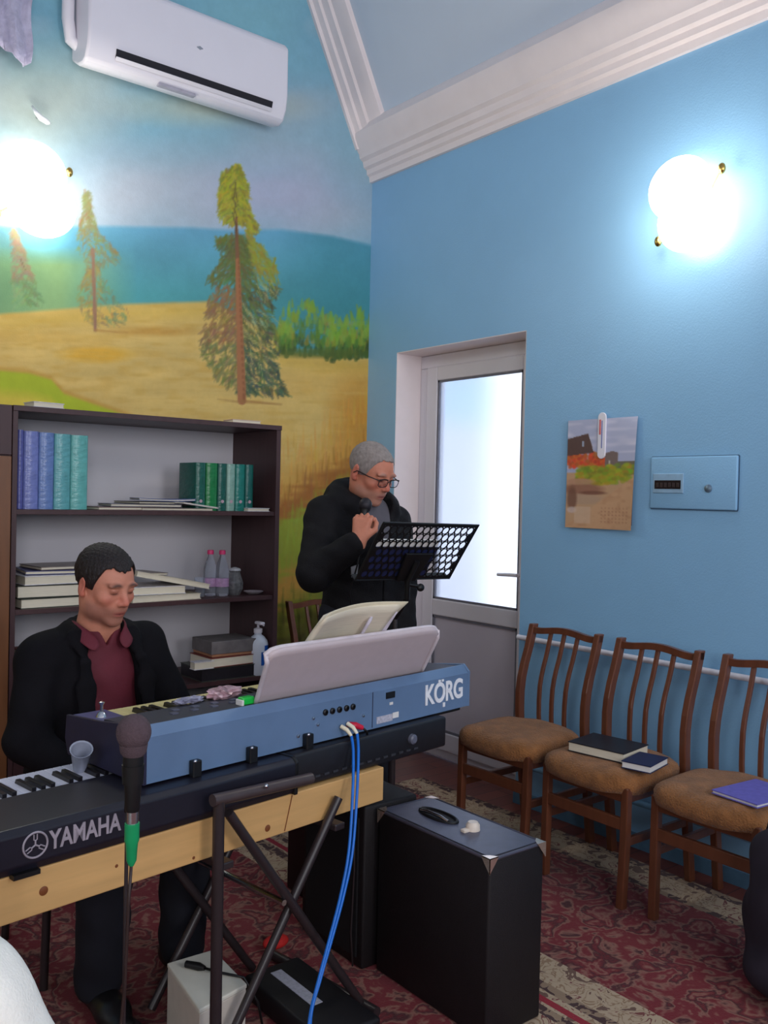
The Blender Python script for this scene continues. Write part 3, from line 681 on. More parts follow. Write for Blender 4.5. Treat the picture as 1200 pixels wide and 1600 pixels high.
# thermometer strip hung over the calendar top
t = tag(empty('thermometer', (X0-0.016, 2.503, 1.745)), 'white rounded thermometer strip hanging over the top of the calendar', 'thermometer')
b = MB(); b.box((-0.006, -0.021, -0.10), (0.003, 0.021, 0.10), bev=0.0); 
b2 = MB(); pts = []
for k in range(24):
    a = 2*PI*k/24; pts.append((-0.006, 0.021*math.cos(a), (0.075 if math.sin(a) >= 0 else -0.085)+0.021*math.sin(a)))
b.bm.free(); b2.prism(pts, (0.008, 0, 0)); b2.build('backing', M['white'], t, bevel=0.002)
b = MB(); b.box((-0.0075, -0.004, -0.06), (-0.006, -0.001, 0.06)); b.build('tube', mat('blue_tube', (70, 90, 170), rough=0.3), t)
b = MB(); b.box((-0.0075, 0.004, 0.0), (-0.006, 0.012, 0.065)); b.build('red_print', mat('red_print', (220, 110, 110), rough=0.5), t)
# electrical panel
t = tag(empty('electrical_panel', (X0, 2.06, 1.535)), 'blue painted electrical panel door with a black breaker window on the wall', 'electrical panel')
hwp, hhp = 0.194, 0.106
b = MB(); b.box((-0.014, -hwp, -hhp), (0.002, hwp, hhp), bev=0.006, seg=3); b.build('panel_door', M['wall_blue'], t, smooth='auto')
b = MB()
g_ = 0.003
for (ya, yb_2, za, zb2) in ((-hwp-g_, -hwp, -hhp, hhp), (hwp, hwp+g_, -hhp, hhp), (-hwp, hwp, hhp, hhp+g_), (-hwp, hwp, -hhp-g_, -hhp)): b.box((-0.004, ya, za), (0.002, yb_2, zb2))
b.build('panel_rim', mat('panel_gap', (70, 98, 124), rough=0.7), t)
b = MB(); b.box((-0.019, 0.035, -0.042), (-0.012, 0.178, 0.038), bev=0.003); b.build('breaker_cover', mat('pale_blue_plastic', (150, 184, 210), rough=0.35), t)
b = MB(); b.box((-0.0205, 0.046, -0.025), (-0.017, 0.168, 0.010)); b.build('breaker_window', mat('dark_window', (36, 28, 30), rough=0.2), t)
b = MB()
for i in range(6): b.box((-0.024, 0.052+i*0.019, -0.018), (-0.019, 0.064+i*0.019, 0.000), bev=0.001)
b.build('breaker_switch_row', mat('breaker_brown', (58, 44, 44), rough=0.4), t)
b = MB(); b.lathe([(0, 0), (0.017, 0), (0.015, 0.006), (0.006, 0.010), (0, 0.010)], 20, (-0.013, -0.075, -0.022), (0, -PI/2, 0)); b.build('lock', mat('lock_grey', (120, 140, 158), rough=0.3, metal=0.5), t, smooth='auto')
# ------------------------------------------------------------------ bookcase and its neighbour cabinet
YF = 3.76; BX0, BX1 = 1.135, 2.372; BZ = 1.785; BY1 = Y0-0.012
t = tag(empty('bookcase', ((BX0+BX1)/2, YF, 0)), 'dark walnut open bookcase with white back standing against the painted wall', 'bookcase')
hx = (BX1-BX0)/2; dep_ = BY1-YF
SH = [1.368, 0.962, 0.575]
b = MB(); b.box((hx-0.024, 0, 0), (hx, dep_, BZ-0.022)); b.build('side_panel', M['dwood'], t, bevel=0.001)
b = MB(); b.box((-hx-0.02, 0, 0), (-hx, dep_, BZ-0.022)); b.build('side_panel', M['dwood'], t, bevel=0.001)
b = MB(); b.box((-hx-0.02, -0.004, BZ-0.022), (hx+0.002, dep_, BZ)); b.build('top_panel', M['dwood'], t, bevel=0.001)
for z in SH:
    b = MB(); b.box((-hx, 0.008, z-0.020), (hx-0.024, dep_-0.012, z)); b.build('shelf', M['dwood'], t, bevel=0.001)
b = MB(); b.box((-hx, 0.03, 0.06), (hx-0.024, dep_-0.012, 0.082)); b.build('shelf', M['dwood'], t)
b = MB(); b.box((-hx, dep_-0.010, 0.04), (hx-0.024, dep_-0.003, BZ-0.022)); b.build('back_panel', mat('white_hardboard', (214, 210, 216), rough=0.6, var=0.03, scale=3), t)
b = MB(); b.box((-hx, 0.03, 0), (hx-0.024, 0.045, 0.06)); b.build('plinth', M['dwood'], t)
# cabinet doors below the lowest open shelf
for s in (-1, 1):
    x0, x1 = (-hx+0.002, -0.012) if s < 0 else (-0.010, hx-0.026)
    d = MB(); d.box((x0, -0.002, 0.065), (x1, 0.016, SH[2]-0.06)); dd = d.build('door', M['dwood'], t, bevel=0.001)
    h = MB(); h.tube([((x1-0.03) if s < 0 else (x0+0.03), -0.02, 0.30), ((x1-0.03) if s < 0 else (x0+0.03), -0.02, 0.40)], 0.005, 8); h.build('handle', M['steel'], dd)
t = tag(empty('wardrobe', (0.68, YF-0.006, 0)), 'tall brown cabinet at the left edge standing beside the bookcase', 'cabinet')
b = MB(); b.box((-0.45, 0.018, 0), (0.433, dep_, BZ)); b.build('body', M['dwood'], t, bevel=0.001)
for (x0, x1) in ((-0.445, -0.012), (-0.009, 0.430)):
    b = MB(); b.box((x0, 0, 0.06), (x1, 0.017, 1.58)); d = b.build('door', mat('orange_brown_wood', (120, 76, 46), rough=0.4, var=0.16, scale=6, stretch=(6, 6, 0.6)), t, bevel=0.002)
    h = MB(); hxx = x1-0.04 if x0 < -0.1 else x0+0.04; h.tube([(hxx, -0.02, 0.9), (hxx, -0.02, 1.02)], 0.005, 8); h.build('handle', M['steel'], d)
    b = MB(); b.box((x0, 0, 1.585), (x1, 0.017, BZ-0.005)); b.build('door', M['dwood'], t, bevel=0.002)

def gloss(name, rgb): return mat(name, rgb, rough=0.28, var=0.16, scale=26, bump=0.25, bscale=30, spec=0.6, stretch=(1, 1, 2))
def upright_book(x0, x1, y0, z, h, d, m, label, group=None, name='book', lean=0.0):
    w = x1-x0
    t = tag(empty(name, ((x0+x1)/2, y0, z), rot=(0, lean, 0)), label, 'book', group)
    b = MB(); n = 8; prof = []
    for k in range(n+1):
        a = PI*k/n; prof.append((-w/2*math.cos(a), 0.010*(1-math.sin(a))-0.002))
    out = prof+[(w/2, d), (w/2-0.003, d), (w/2-0.003, 0.014), (-w/2+0.003, 0.014), (-w/2+0.003, d), (-w/2, d)]
    b.prism([(x, y, 0.001) for x, y in out], (0, 0, h-0.002)); b.build('cover', m, t, smooth='auto')
    b = MB(); b.box((-w/2+0.0035, 0.0145, 0.004), (w/2-0.0035, d-0.004, h-0.005)); b.build('pages', M['pages'], t)
    return t
ys = YF+0.045
z1 = SH[0]
def xat(px, py, y): return float(on(px, py, 1, y)[0])
def zat(px, py, y): return float(on(px, py, 1, y)[2])
defs = [(26, 36, 'indigo_cover', (88, 92, 160), 'narrow indigo book at the left end of the top shelf'),
        (36.5, 60, 'violet_blue_cover', (118, 128, 190), 'thick violet blue wrapped book on the top shelf, second from the left'),
        (60.5, 84, 'slate_blue_cover', (104, 130, 184), 'slate blue wrapped book on the top shelf, left of the teal ones'),
        (84.5, 110, 'teal_cover', (96, 166, 170), 'teal wrapped book on the top shelf, beside the slate blue one'),
        (110.5, 137, 'aqua_cover', (100, 176, 170), 'aqua teal wrapped book at the right end of the blue row on the top shelf')]
for i, (a, c, mn, rgb, lab) in enumerate(defs):
    h = zat((a+c)/2, 671+i*2.2, ys)-z1
    upright_book(xat(a, 780, ys), xat(c, 780, ys), ys, z1, h, 0.2, gloss(mn, rgb), lab, 'wrapped blue and teal books on the top shelf')
defs = [(305.5, 321.5, 'bottle_green_cover', (20, 92, 78), 'bottle green book at the left end of the green row on the top shelf'),
        (322, 340, 'bright_green_cover', (22, 122, 64), 'brightest green book of the green row on the top shelf'),
        (340.5, 354, 'dark_green_cover', (16, 88, 76), 'dark green book between the bright green and the shiny one'),
        (354.5, 367.5, 'pale_shiny_cover', (132, 170, 156), 'pale shiny spined book in the green row on the top shelf'),
        (368, 383, 'teal_green_cover', (18, 118, 106), 'teal green book right of the pale shiny spine'),
        (383.5, 396, 'deep_teal_cover', (14, 92, 84), 'deep teal book at the right end of the green row')]
for i, (a, c, mn, rgb, lab) in enumerate(defs):
    y = ys+0.01
    t = upright_book(xat(a, 780, y), xat(c, 780, y), y, z1, zat(350, 724, y)-z1, 0.17, gloss(mn, rgb), lab, 'green books on the top shelf')
    if i != 1:
        w = xat(c, 780, y)-xat(a, 780, y)
        b = MB(); b.lathe([(0, 0), (0.008, 0), (0.008, 0.001), (0, 0.001)], 14, (0, -0.002, 0.045), (PI/2, 0, 0)); b.build('emblem', mat('silver_pink_print', (190, 160, 170), rough=0.3), t)

def flat_item(name, cx, cy, z, w, d, h, rz, cm, label, cat, group=None, pm=None, tilt=0.0, curl=0.0, tx=0.0):
    t = tag(empty(name, (cx, cy, z), rot=(tx, tilt, rz)), label, cat, group)
    def slab(z0, z1_, ins, mname, m):
        nx_ = 9; P = []
        b = MB(); top = []; bot = []
        for i in range(nx_):
            u = i/(nx_-1)*2-1; x = u*(w/2-ins); zz = curl*(u*u)
            top.append((x, z1_+zz)); bot.append((x, z0+zz))
        poly = [(x, -d/2+ins, zz) for x, zz in bot]+[(x, -d/2+ins, zz) for x, zz in top[::-1]]
        b.prism(poly, (0, d-2*ins, 0)); return b.build(mname, m, t, smooth='auto')
    c = min(0.003, h*0.25)
    slab(0, c, 0, 'back_cover', cm); slab(c, h-c, 0.003, 'pages', pm or M['pages']); slab(h-c, h, 0, 'front_cover', cm)
    return t
mg = 'magazines lying on the top shelf'
zz = z1
cov = {k: mat(k, v, rough=0.4, var=0.2, scale=40) for k, v in dict(grey_cover=(120, 116, 124), brown_cover=(112, 88, 84), navy_cover=(48, 54, 110), cream_cover=(212, 202, 180), white_cover=(214, 210, 214), black_cover=(34, 30, 36),
       olive_cover=(62, 66, 56), red_cover=(120, 50, 46), blue_cover=(70, 90, 150), dark_blue_cover=(34, 40, 78), taupe_cover=(126, 114, 108)).items()}
y = YF+0.15
flat_item('magazine', 1.62, y, zz, 0.30, 0.22, 0.014, 0.10, cov['brown_cover'], 'brown magazine at the bottom left of the pile on the top shelf', 'magazine', mg)
flat_item('magazine', 1.86, y-0.01, zz, 0.34, 0.22, 0.012, -0.06, cov['taupe_cover'], 'taupe magazine at the bottom right of the pile on the top shelf', 'magazine', mg)
flat_item('magazine', 1.72, y, zz+0.0155, 0.32, 0.22, 0.012, -0.12, cov['grey_cover'], 'grey magazine in the middle of the pile on the top shelf', 'magazine', mg)
flat_item('magazine', 1.79, y+0.01, zz+0.029, 0.28, 0.21, 0.010, 0.15, cov['black_cover'], 'black covered magazine near the top of the pile on the top shelf', 'magazine', mg)
flat_item('magazine', 1.84, y+0.02, zz+0.041, 0.26, 0.2, 0.010, -0.2, cov['blue_cover'], 'bluish magazine on top of the pile on the top shelf', 'magazine', mg, curl=0.004)
flat_item('magazine', 1.955, y-0.02, zz+0.020, 0.24, 0.2, 0.007, 0.25, cov['white_cover'], 'white magazine sloping down beside the green books', 'magazine', mg, tilt=0.11)
flat_item('notepad', 2.268, YF+0.075, zz, 0.125, 0.10, 0.016, 0.05, cov['white_cover'], 'small white notepad on the top shelf right of the green books', 'notepad')
# second shelf: folders, ring binders
z2 = SH[1]; y = YF+0.17
fg = 'folders piled at the left of the second shelf'
a_ = [('file_folder', 1.34, y, z2, 0.36, 0.27, 0.040, 0.04, 'olive_cover', 'olive folder with cream pages at the bottom of the left pile on the second shelf', 0, 0),
      ('file_folder', 1.335, y, z2+0.042, 0.35, 0.26, 0.050, -0.03, 'olive_cover', 'thick olive folder in the middle of the left pile on the second shelf', 0, 0),
      ('file_folder', 1.345, y+0.005, z2+0.094, 0.34, 0.25, 0.038, 0.06, 'white_cover', 'white folder in the upper part of the left pile on the second shelf', 0, 0),
      ('file_folder', 1.36, y+0.01, z2+0.134, 0.30, 0.24, 0.016, -0.12, 'navy_cover', 'navy folder on the left pile sloping down to the right', 0.0, 0),
      ('file_folder', 1.385, y+0.02, z2+0.152, 0.28, 0.22, 0.014, 0.1, 'taupe_cover', 'taupe folder topmost on the left pile of the second shelf', 0.0, 0)]
for n_, cx, cy, z, w, d, h, rz, cm, lab, tl, cu in a_:
    flat_item(n_, cx, cy, z, w, d, h, rz, cov[cm], lab, 'folder', fg, tilt=tl, curl=cu)
fg2 = 'folders piled right of the seated person'
flat_item('file_folder', 1.80, y-0.02, z2, 0.34, 0.25, 0.026, 0.05, cov['cream_cover'], 'cream folder at the bottom of the pile right of the seated person', 'folder', fg2)
flat_item('file_folder', 1.76, y, z2+0.028, 0.30, 0.24, 0.036, -0.05, cov['white_cover'], 'white folder in the middle of the pile right of the seated person', 'folder', fg2)
flat_item('file_folder', 1.845, y-0.01, z2+0.078, 0.36, 0.25, 0.024, -0.04, cov['cream_cover'], 'long cream folder sloping off the pile right of the seated person', 'folder', fg2, tilt=0.20)
flat_item('file_folder', 1.72, y+0.02, z2+0.112, 0.22, 0.2, 0.012, 0.2, cov['taupe_cover'], 'thin taupe folder topmost of the pile right of the seated person', 'folder', fg2, tilt=0.05)
# bottles, glass, jar and dish
clear = mat('clear_plastic', (232, 236, 246), rough=0.06, trans=0.85, ior=1.2, var=0.02)
def bottle(px, label, y):
    x = xat(px, 915, y)
    t = tag(empty('plastic_bottle', (x, y, z2)), label, 'bottle', 'pink capped bottles on the second shelf')
    b = MB(); b.lathe([(0, 0.002), (0.026, 0.0), (0.033, 0.008), (0.033, 0.05), (0.031, 0.055), (0.033, 0.06), (0.033, 0.115), (0.030, 0.14), (0.018, 0.172), (0.0125, 0.188), (0.0125, 0.200), (0, 0.200)], 24); b.build('body', clear, t, smooth='auto')
    b = MB(); b.lathe([(0.0335, 0.045), (0.0337, 0.045), (0.0337, 0.085), (0.0335, 0.085)], 24); b.build('label', mat('lilac_pink_label', (190, 150, 190), rough=0.5, var=0.3, scale=50), t, smooth='auto')
    b = MB(); b.lathe([(0, 0.198), (0.0155, 0.198), (0.0155, 0.214), (0.014, 0.218), (0, 0.218)], 20); b.build('cap', mat('pink_cap', (214, 50, 110), rough=0.35), t, smooth='auto')
bottle(328, 'clear bottle with pink cap on the second shelf, left of the pair', YF+0.13)
bottle(346.5, 'clear bottle with pink cap on the second shelf, right of the pair', YF+0.10)
x = xat(312, 915, YF+0.12)
t = tag(empty('drinking_glass', (x, YF+0.12, z2)), 'small clear drinking glass left of the pink capped bottles', 'glass')
b = MB(); b.lathe([(0, 0.004), (0.022, 0.0), (0.026, 0.09), (0.0245, 0.09), (0.021, 0.008), (0, 0.008)], 24); b.build('glass_body', clear, t, smooth='auto')
x = xat(368, 915, YF+0.10)
t = tag(empty('glass_jar', (x, YF+0.11, z2)), 'dark faceted glass jar right of the pink capped bottles', 'jar')
b = MB(); b.lathe([(0, 0), (0.026, 0), (0.040, 0.03), (0.042, 0.06), (0.030, 0.095), (0.026, 0.11), (0.028, 0.118), (0, 0.118)], 9); b.build('jar_body', mat('smoky_glass', (120, 120, 122), rough=0.12, var=0.4, scale=60, spec=0.9, metal=0.2), t)
b = MB(); b.lathe([(0, 0.118), (0.03, 0.118), (0.026, 0.128), (0.006, 0.134), (0, 0.134)], 9); b.build('lid', mat('smoky_glass_lid', (190, 190, 194), rough=0.12), t)
x = xat(396, 915, YF+0.10)
t = tag(empty('saucer', (x-0.005, YF+0.09, z2)), 'pale saucer at the right end of the second shelf', 'saucer')
b = MB(); b.lathe([(0, 0.003), (0.022, 0.0), (0.046, 0.013), (0.048, 0.016), (0.024, 0.006), (0, 0.006)], 28); b.build('dish', mat('pale_ceramic', (170, 160, 166), rough=0.3), t, smooth='auto')
# third shelf: boxes and books
z3 = SH[2]
flat_item('photo_album', 2.13, YF+0.13, z3, 0.30, 0.22, 0.060, 0.0, cov['olive_cover'], 'dark album at the bottom of the pile on the third shelf', 'album', pm=cov['black_cover'])
flat_item('red_book', 2.15, YF+0.12, z3+0.062, 0.26, 0.2, 0.045, 0.05, cov['red_cover'], 'dark red book lying under the grey box on the third shelf', 'book')
flat_item('white_booklet', 1.985, YF+0.03, z3+0.0625, 0.10, 0.05, 0.036, 0.0, cov['white_cover'], 'small white booklet at the left of the pile on the third shelf', 'booklet')
t = tag(empty('grey_box', (2.155, YF+0.13, z3+0.1085)), 'grey box with tan lower edge topmost on the third shelf', 'box')
b = MB(); b.box((-0.12, -0.10, 0.012), (0.12, 0.10, 0.072)); b.build('lid', mat('grey_card', (110, 104, 104), rough=0.6, var=0.25, scale=20), t, bevel=0.003)
b = MB(); b.box((-0.115, -0.095, 0), (0.115, 0.095, 0.012)); b.build('base', mat('tan_card', (170, 120, 88), rough=0.6), t)
for i, (h, cm, lab) in enumerate(((0.05, 'white_cover', 'pale book low in the small stack at the left of the third shelf'), (0.035, 'brown_cover', 'brown book in the middle of the small stack at the left of the third shelf'), (0.04, 'cream_cover', 'cream book third in the small stack at the left of the third shelf'), (0.03, 'grey_cover', 'grey book near the top of the small stack at the left of the third shelf'), (0.05, 'red_cover', 'reddish book topmost of the small stack at the left of the third shelf'))):
    flat_item('book', 1.26+0.006*i, YF+0.13, z3+[0, 0.0505, 0.086, 0.1265, 0.157][i], 0.20, 0.16, h, 0.05*(-1)**i, cov[cm], lab, 'book', 'small stack at the left of the third shelf')
# papers on top of the bookcase
flat_item('paper_bundle', xat(70, 630, YF+0.05), YF+0.06, BZ, 0.13, 0.10, 0.022, 0.1, cov['white_cover'], 'small bundle of pale papers on top of the bookcase at the left', 'papers', tilt=0.0)
flat_item('pale_booklet', xat(380, 660, YF+0.05), YF+0.06, BZ, 0.15, 0.10, 0.016, -0.05, mat('pale_pink_cover', (210, 176, 160), rough=0.5), 'pale pinkish booklet on top of the bookcase at the right', 'booklet')
# hand sanitiser pump bottle at the front of the third shelf
ybt = YF+0.012
t = tag(empty('pump_bottle', (xat(408, 1064, YF+0.05)-0.02, YF+0.055, z3)), 'white pump bottle with a blue label on the third shelf', 'bottle')
wm = mat('milky_plastic', (214, 220, 232), rough=0.3, var=0.02)
b = MB(); b.lathe([(0, 0), (0.046, 0), (0.050, 0.006), (0.050, 0.150), (0.046, 0.165), (0.030, 0.185), (0.018, 0.193), (0.018, 0.205), (0, 0.205)], 28); b.build('body', wm, t, smooth='auto')
b = MB(); b.lathe([(0, 0.203), (0.021, 0.203), (0.021, 0.222), (0.010, 0.226), (0.006, 0.228), (0.006, 0.248), (0, 0.248)], 20); q = b.build('pump', M['white'], t, smooth='auto')
b = MB(); b.box((-0.014, -0.042, 0.244), (0.014, 0.014, 0.258), bev=0.005); b.tube([(0, -0.03, 0.250), (0.0, -0.052, 0.244)], 0.0045, 8); b.build('nozzle', M['white'], t, smooth='auto')
b = MB()
for (z0, z1_, a0, a1) in ((0.05, 0.115, -1.75, -0.2), (0.12, 0.145, -1.4, -0.3)):
    n = 10; 
    for k in range(n):
        u0, u1 = a0+(a1-a0)*k/n, a0+(a1-a0)*(k+1)/n; r0 = 0.0506
        vs = [b.bm.verts.new((r0*math.cos(u), r0*math.sin(u), z)) for u, z in ((u0, z0), (u1, z0), (u1, z1_), (u0, z1_))]; b.bm.faces.new(vs)
b.build('label', mat('blue_label', (24, 84, 170), rough=0.35), t)

# ------------------------------------------------------------------ chairs with brown plush seats
plush = mat('brown_plush', (150, 98, 54), rough=0.95, var=0.30, scale=22, bump=0.8, bscale=160, sheen=0.15)
def bar(b, pts, w, d):
    """pts: (x,y,z) path; rectangular section w (x) by d (y)"""
    rings = []
    for p in pts: rings.append([b.bm.verts.new((p[0]+sx*w/2, p[1]+sy*d/2, p[2])) for sx, sy in ((-1,-1), (1,-1), (1,1), (-1,1))])
    for a, c in zip(rings, rings[1:]):
        for k in range(4): b.bm.faces.new((a[k], a[(k+1) % 4], c[(k+1) % 4], c[k]))
    b.bm.faces.new(rings[0][::-1]); b.bm.faces.new(rings[-1])
def back_y(z):
    return float(np.interp(z, [0, 0.40, 0.50, 0.60, 0.68, 0.76, 0.885], [0.235, 0.185, 0.178, 0.178, 0.195, 0.225, 0.262]))
def make_chair():
    t = empty('dining_chair')
    for s in (-1, 1):
        b = MB(); bar(b, [(s*0.183, back_y(z), z) for z in (0, 0.2, 0.42, 0.5, 0.58, 0.64, 0.70, 0.78, 0.88)], 0.028, 0.036); b.build('leg', M['cwood'], t, bevel=0.004)
        b = MB(); bar(b, [(s*0.180, -0.178, 0), (s*0.184, -0.170, 0.25), (s*0.184, -0.168, 0.43)], 0.030, 0.030); b.build('leg', M['cwood'], t, bevel=0.004)
        b = MB(); b.box((s*0.183-0.009, -0.165, 0.22), (s*0.183+0.009, 0.20, 0.25)); b.build('stretcher', M['cwood'], t, bevel=0.003)
    b = MB(); n = 24; rings = []
    for k in range(n+1):
        u = k/n*2-1; x = u*0.197; arch = 0.010*math.cos(u*PI*1.0)*1.0+0.012*abs(u)**6; zc_ = 0.858+arch
        yb2 = back_y(zc_)-0.004*(1-u*u)
        rings.append([b.bm.verts.new((x, yb2+dy, zc_+dz)) for dy, dz in ((-0.010, -0.014), (0.012, -0.014), (0.012, 0.013), (-0.010, 0.013))])
    for a, c in zip(rings, rings[1:]):
        for k in range(4): b.bm.faces.new((a[k], a[(k+1) % 4], c[(k+1) % 4], c[k]))
    b.bm.faces.new(rings[0][::-1]); b.bm.faces.new(rings[-1]); b.build('top_rail', M['cwood'], t, smooth='auto')
    for x in (-0.075, 0.0, 0.075):
        b = MB(); bar(b, [(x*(1-0.15*(0.85-z)), back_y(z)+0.002, z) for z in (0.43, 0.5, 0.56, 0.62, 0.66, 0.70, 0.75, 0.80, 0.855)], 0.018, 0.014); b.build('back_slat', M['cwood'], t, bevel=0.003)
    b = MB(); b.box((-0.175, -0.178, 0.375), (0.175, -0.158, 0.425)); b.box((-0.175, 0.16, 0.375), (0.175, 0.18, 0.425)); b.box((-0.192, -0.16, 0.375), (-0.172, 0.17, 0.425)); b.box((0.172, -0.16, 0.375), (0.192, 0.17, 0.425)); b.build('seat_frame', M['cwood'], t, bevel=0.003)
    b = MB(); b.box((-0.175, -0.182, 0.275), (0.175, -0.164, 0.318)); b.build('front_rail', M['cwood'], t, bevel=0.003)
    # padded seat with bulging plush cover
    b = MB(); rings = []; m_ = 56; prof = [(0.90, 0.432), (0.955, 0.402), (1.01, 0.404), (1.035, 0.430), (1.035, 0.448), (1.01, 0.462), (0.94, 0.474), (0.80, 0.482), (0.5, 0.486), (0.2, 0.487)]
    for sc_, z in prof:
        ring = []
        for k in range(m_):
            a = 2*PI*k/m_; ca, sa = math.cos(a), math.sin(a); p = 2/3.6
            x = 0.205*sc_*math.copysign(abs(ca)**p, ca); y = 0.205*sc_*math.copysign(abs(sa)**p, sa)-0.015
            x *= 1.0+(-y)*0.16
            ring.append(b.bm.verts.new((x+0.003*math.sin(a*9+z*60), y+0.003*math.cos(a*7), z+(0.003*math.sin(a*5) if sc_ > 0.6 else 0.0))))
        rings.append(ring)
    for a, c in zip(rings, rings[1:]):
        for k in range(m_): b.bm.faces.new((a[k], a[(k+1) % m_], c[(k+1) % m_], c[k]))
    b.bm.faces.new(rings[0][::-1]); b.bm.faces.new(rings[-1]); b.build('seat', plush, t, smooth=True)
    return t
ch = make_chair()
chair_spots = [(2.865, 2.597, -90, 'dining chair with brown plush seat nearest the white door, its seat empty'),
               (2.865, 2.124, -91, 'dining chair with brown plush seat carrying the black and the navy book'),
               (2.885, 1.650, -90, 'dining chair with brown plush seat carrying the purple notebook'),
               (2.852, 3.86, 0, 'dining chair against the painted wall behind the standing person')]
for i, (x, y, a, lab) in enumerate(chair_spots):
    o = ch if i == 0 else copy_tree(ch)
    o.location = (x, y, 0.0 if i == 3 else 0.012); o.rotation_euler = (0, 0, math.radians(a))
    tag(o, lab, 'chair', 'wooden dining chairs with plush seats')
ZS = 0.012+0.487
def seat_book(name, pa, pb, depth_vec, h, cm, label, cat, pm=None, rz=0.0, wd=(0.1, 0.1), c=None):
    return flat_item(name, c[0], c[1], ZS, wd[0], wd[1], h, rz, cm, label, cat, pm=pm)
flat_item('thick_book', 2.835, 2.135, ZS+0.001, 0.19, 0.235, 0.036, math.radians(8), cov['black_cover'], 'thick book with black cover and cream page edges on the middle chair', 'book')
flat_item('navy_book', 2.80, 1.945, ZS+0.001, 0.16, 0.11, 0.026, math.radians(12), cov['dark_blue_cover'], 'small navy book with white page edges beside the thick black one', 'book', pm=M['paper'])
flat_item('purple_notebook', 2.83, 1.535, ZS+0.001, 0.235, 0.17, 0.013, math.radians(-6), mat('purple_cover', (112, 104, 190), rough=0.5, var=0.12, scale=60), 'large purple notebook on the nearest chair seat', 'notebook', pm=M['paper'])
# ------------------------------------------------------------------ keyboards and their stand (common frame: s along, w towards the player)
KA = math.radians(8.0); KO = Vector((0.85, 1.99, 0)); KD = np.array([math.cos(KA), math.sin(KA), 0]); KN = np.array([-math.sin(KA), math.cos(KA), 0])
def kw(px, py, w):
    d = _ray(px, py); o = np.array(KO); t_ = (KN@o+w-KN@CC)/(KN@d); p = CC+t_*d
    return float((p-o)@KD), w, float(p[2])
def kroot(name, label, cat): return tag(empty(name, KO, KA), label, cat)
blue = mat('steel_blue_metal', (104, 130, 164), rough=0.40, var=0.14, scale=5, spec=0.6, metal=0.1)
navy = mat('navy_black_plastic', (40, 38, 62), rough=0.45, var=0.1)
panel = mat('charcoal_panel', (52, 54, 66), rough=0.5, var=0.1)
ivory = mat('ivory_keys', (240, 222, 158), rough=0.3, var=0.04)
wkey = mat('white_keys', (222, 222, 236), rough=0.25, var=0.02)
bkey = mat('black_keys', (24, 22, 28), rough=0.3)
def keys(t, s0, n, pitch, w_front, w_back, ztop, m, start=0, tip=0.012):
    pat = [1, 1, 0, 1, 1, 1, 0]      # black key after white key of the octave C D E F G A B
    for i in range(n):
        b = MB(); x = s0+i*pitch
        b.box((x+0.0006, w_back, ztop-0.018), (x+pitch-0.0006, w_front, ztop)); k = b.build('white_key', m, t, bevel=0.0012)
    for i in range(n-1):
        if pat[(i+start) % 7]:
            x = s0+(i+1)*pitch; l = (w_front-w_back)*0.64
            b = MB(); b.prism([(x-0.0055, w_back, ztop-0.004), (x-0.0055, w_back+l, ztop-0.004), (x-0.0048, w_back+l-0.006, ztop+tip), (x-0.0048, w_back, ztop+tip)], (0.011, 0, 0))
            b.build('black_key', bkey, t, bevel=0.001)

# blue synthesizer
SL, SR = 0.055, 1.285
t = kroot('blue_synthesizer', 'long steel blue synthesizer with ivory keys, its back towards the camera', 'keyboard'); KG = t
ZB = 0.766
b = MB(); b.prism([(SL+0.004, w, z) for w, z in ((0.003, ZB), (0.006, 0.872), (0.024, 0.892), (0.196, 0.880), (0.202, 0.83), (0.362, 0.83), (0.368, 0.80), (0.355, ZB))], (SR-SL-0.008, 0, 0)); b.build('case', panel, t)
b = MB(); b.box((SL, 0.0, ZB-0.004), (SR, 0.004, 0.872)); b.prism([(SL, w, z) for w, z in ((0.0, 0.8715), (0.0215, 0.896), (0.026, 0.896), (0.004, 0.8715))], (SR-SL, 0, 0)); b.build('back_panel', blue, t)
b = MB(); b.prism([(SL-0.006, w, z) for w, z in ((-0.001, ZB-0.006), (-0.001, 0.876), (0.022, 0.899), (0.2, 0.876), (0.37, 0.862), (0.376, 0.80), (0.36, ZB-0.006))], (0.01, 0, 0)); b.build('end_cheek', navy, t, bevel=0.002)
b = MB(); b.prism([(SR-0.004, w, z) for w, z in ((-0.001, ZB-0.006), (-0.001, 0.876), (0.022, 0.899), (0.2, 0.876), (0.37, 0.862), (0.376, 0.80), (0.36, ZB-0.006))], (0.01, 0, 0)); b.build('end_cheek', blue, t, bevel=0.002)
b = MB(); b.box((SL+0.006, 0.206, 0.83), (SL+0.10, 0.360, 0.862), bev=0.003); b.build('control_block', mat('lilac_grey_plastic', (92, 92, 132), rough=0.4), t)
keys(t, SL+0.104, 45, 0.0244, 0.362, 0.206, 0.857, ivory, start=2)
b = MB(); b.lathe([(0, 0), (0.014, 0), (0.010, 0.01), (0.004, 0.014), (0.004, 0.03), (0.008, 0.038), (0, 0.042)], 16, (SL+0.05, 0.29, 0.862)); b.build('joystick', M['steel'], t, smooth='auto')
for i in range(26):
    b = MB(); b.box((SL+0.14+i*0.031, 0.10+0.04*(i % 2), 0.884-0.0032*(i % 2)), (SL+0.158+i*0.031, 0.115+0.04*(i % 2), 0.8895-0.0032*(i % 2))); b.build('button', mat('button_grey', (90, 92, 110), rough=0.4), t)
b = MB(); b.box((SL+0.52, 0.05, 0.884), (SL+0.70, 0.17, 0.890)); b.build('display', mat('lcd', (60, 80, 110), rough=0.15), t)
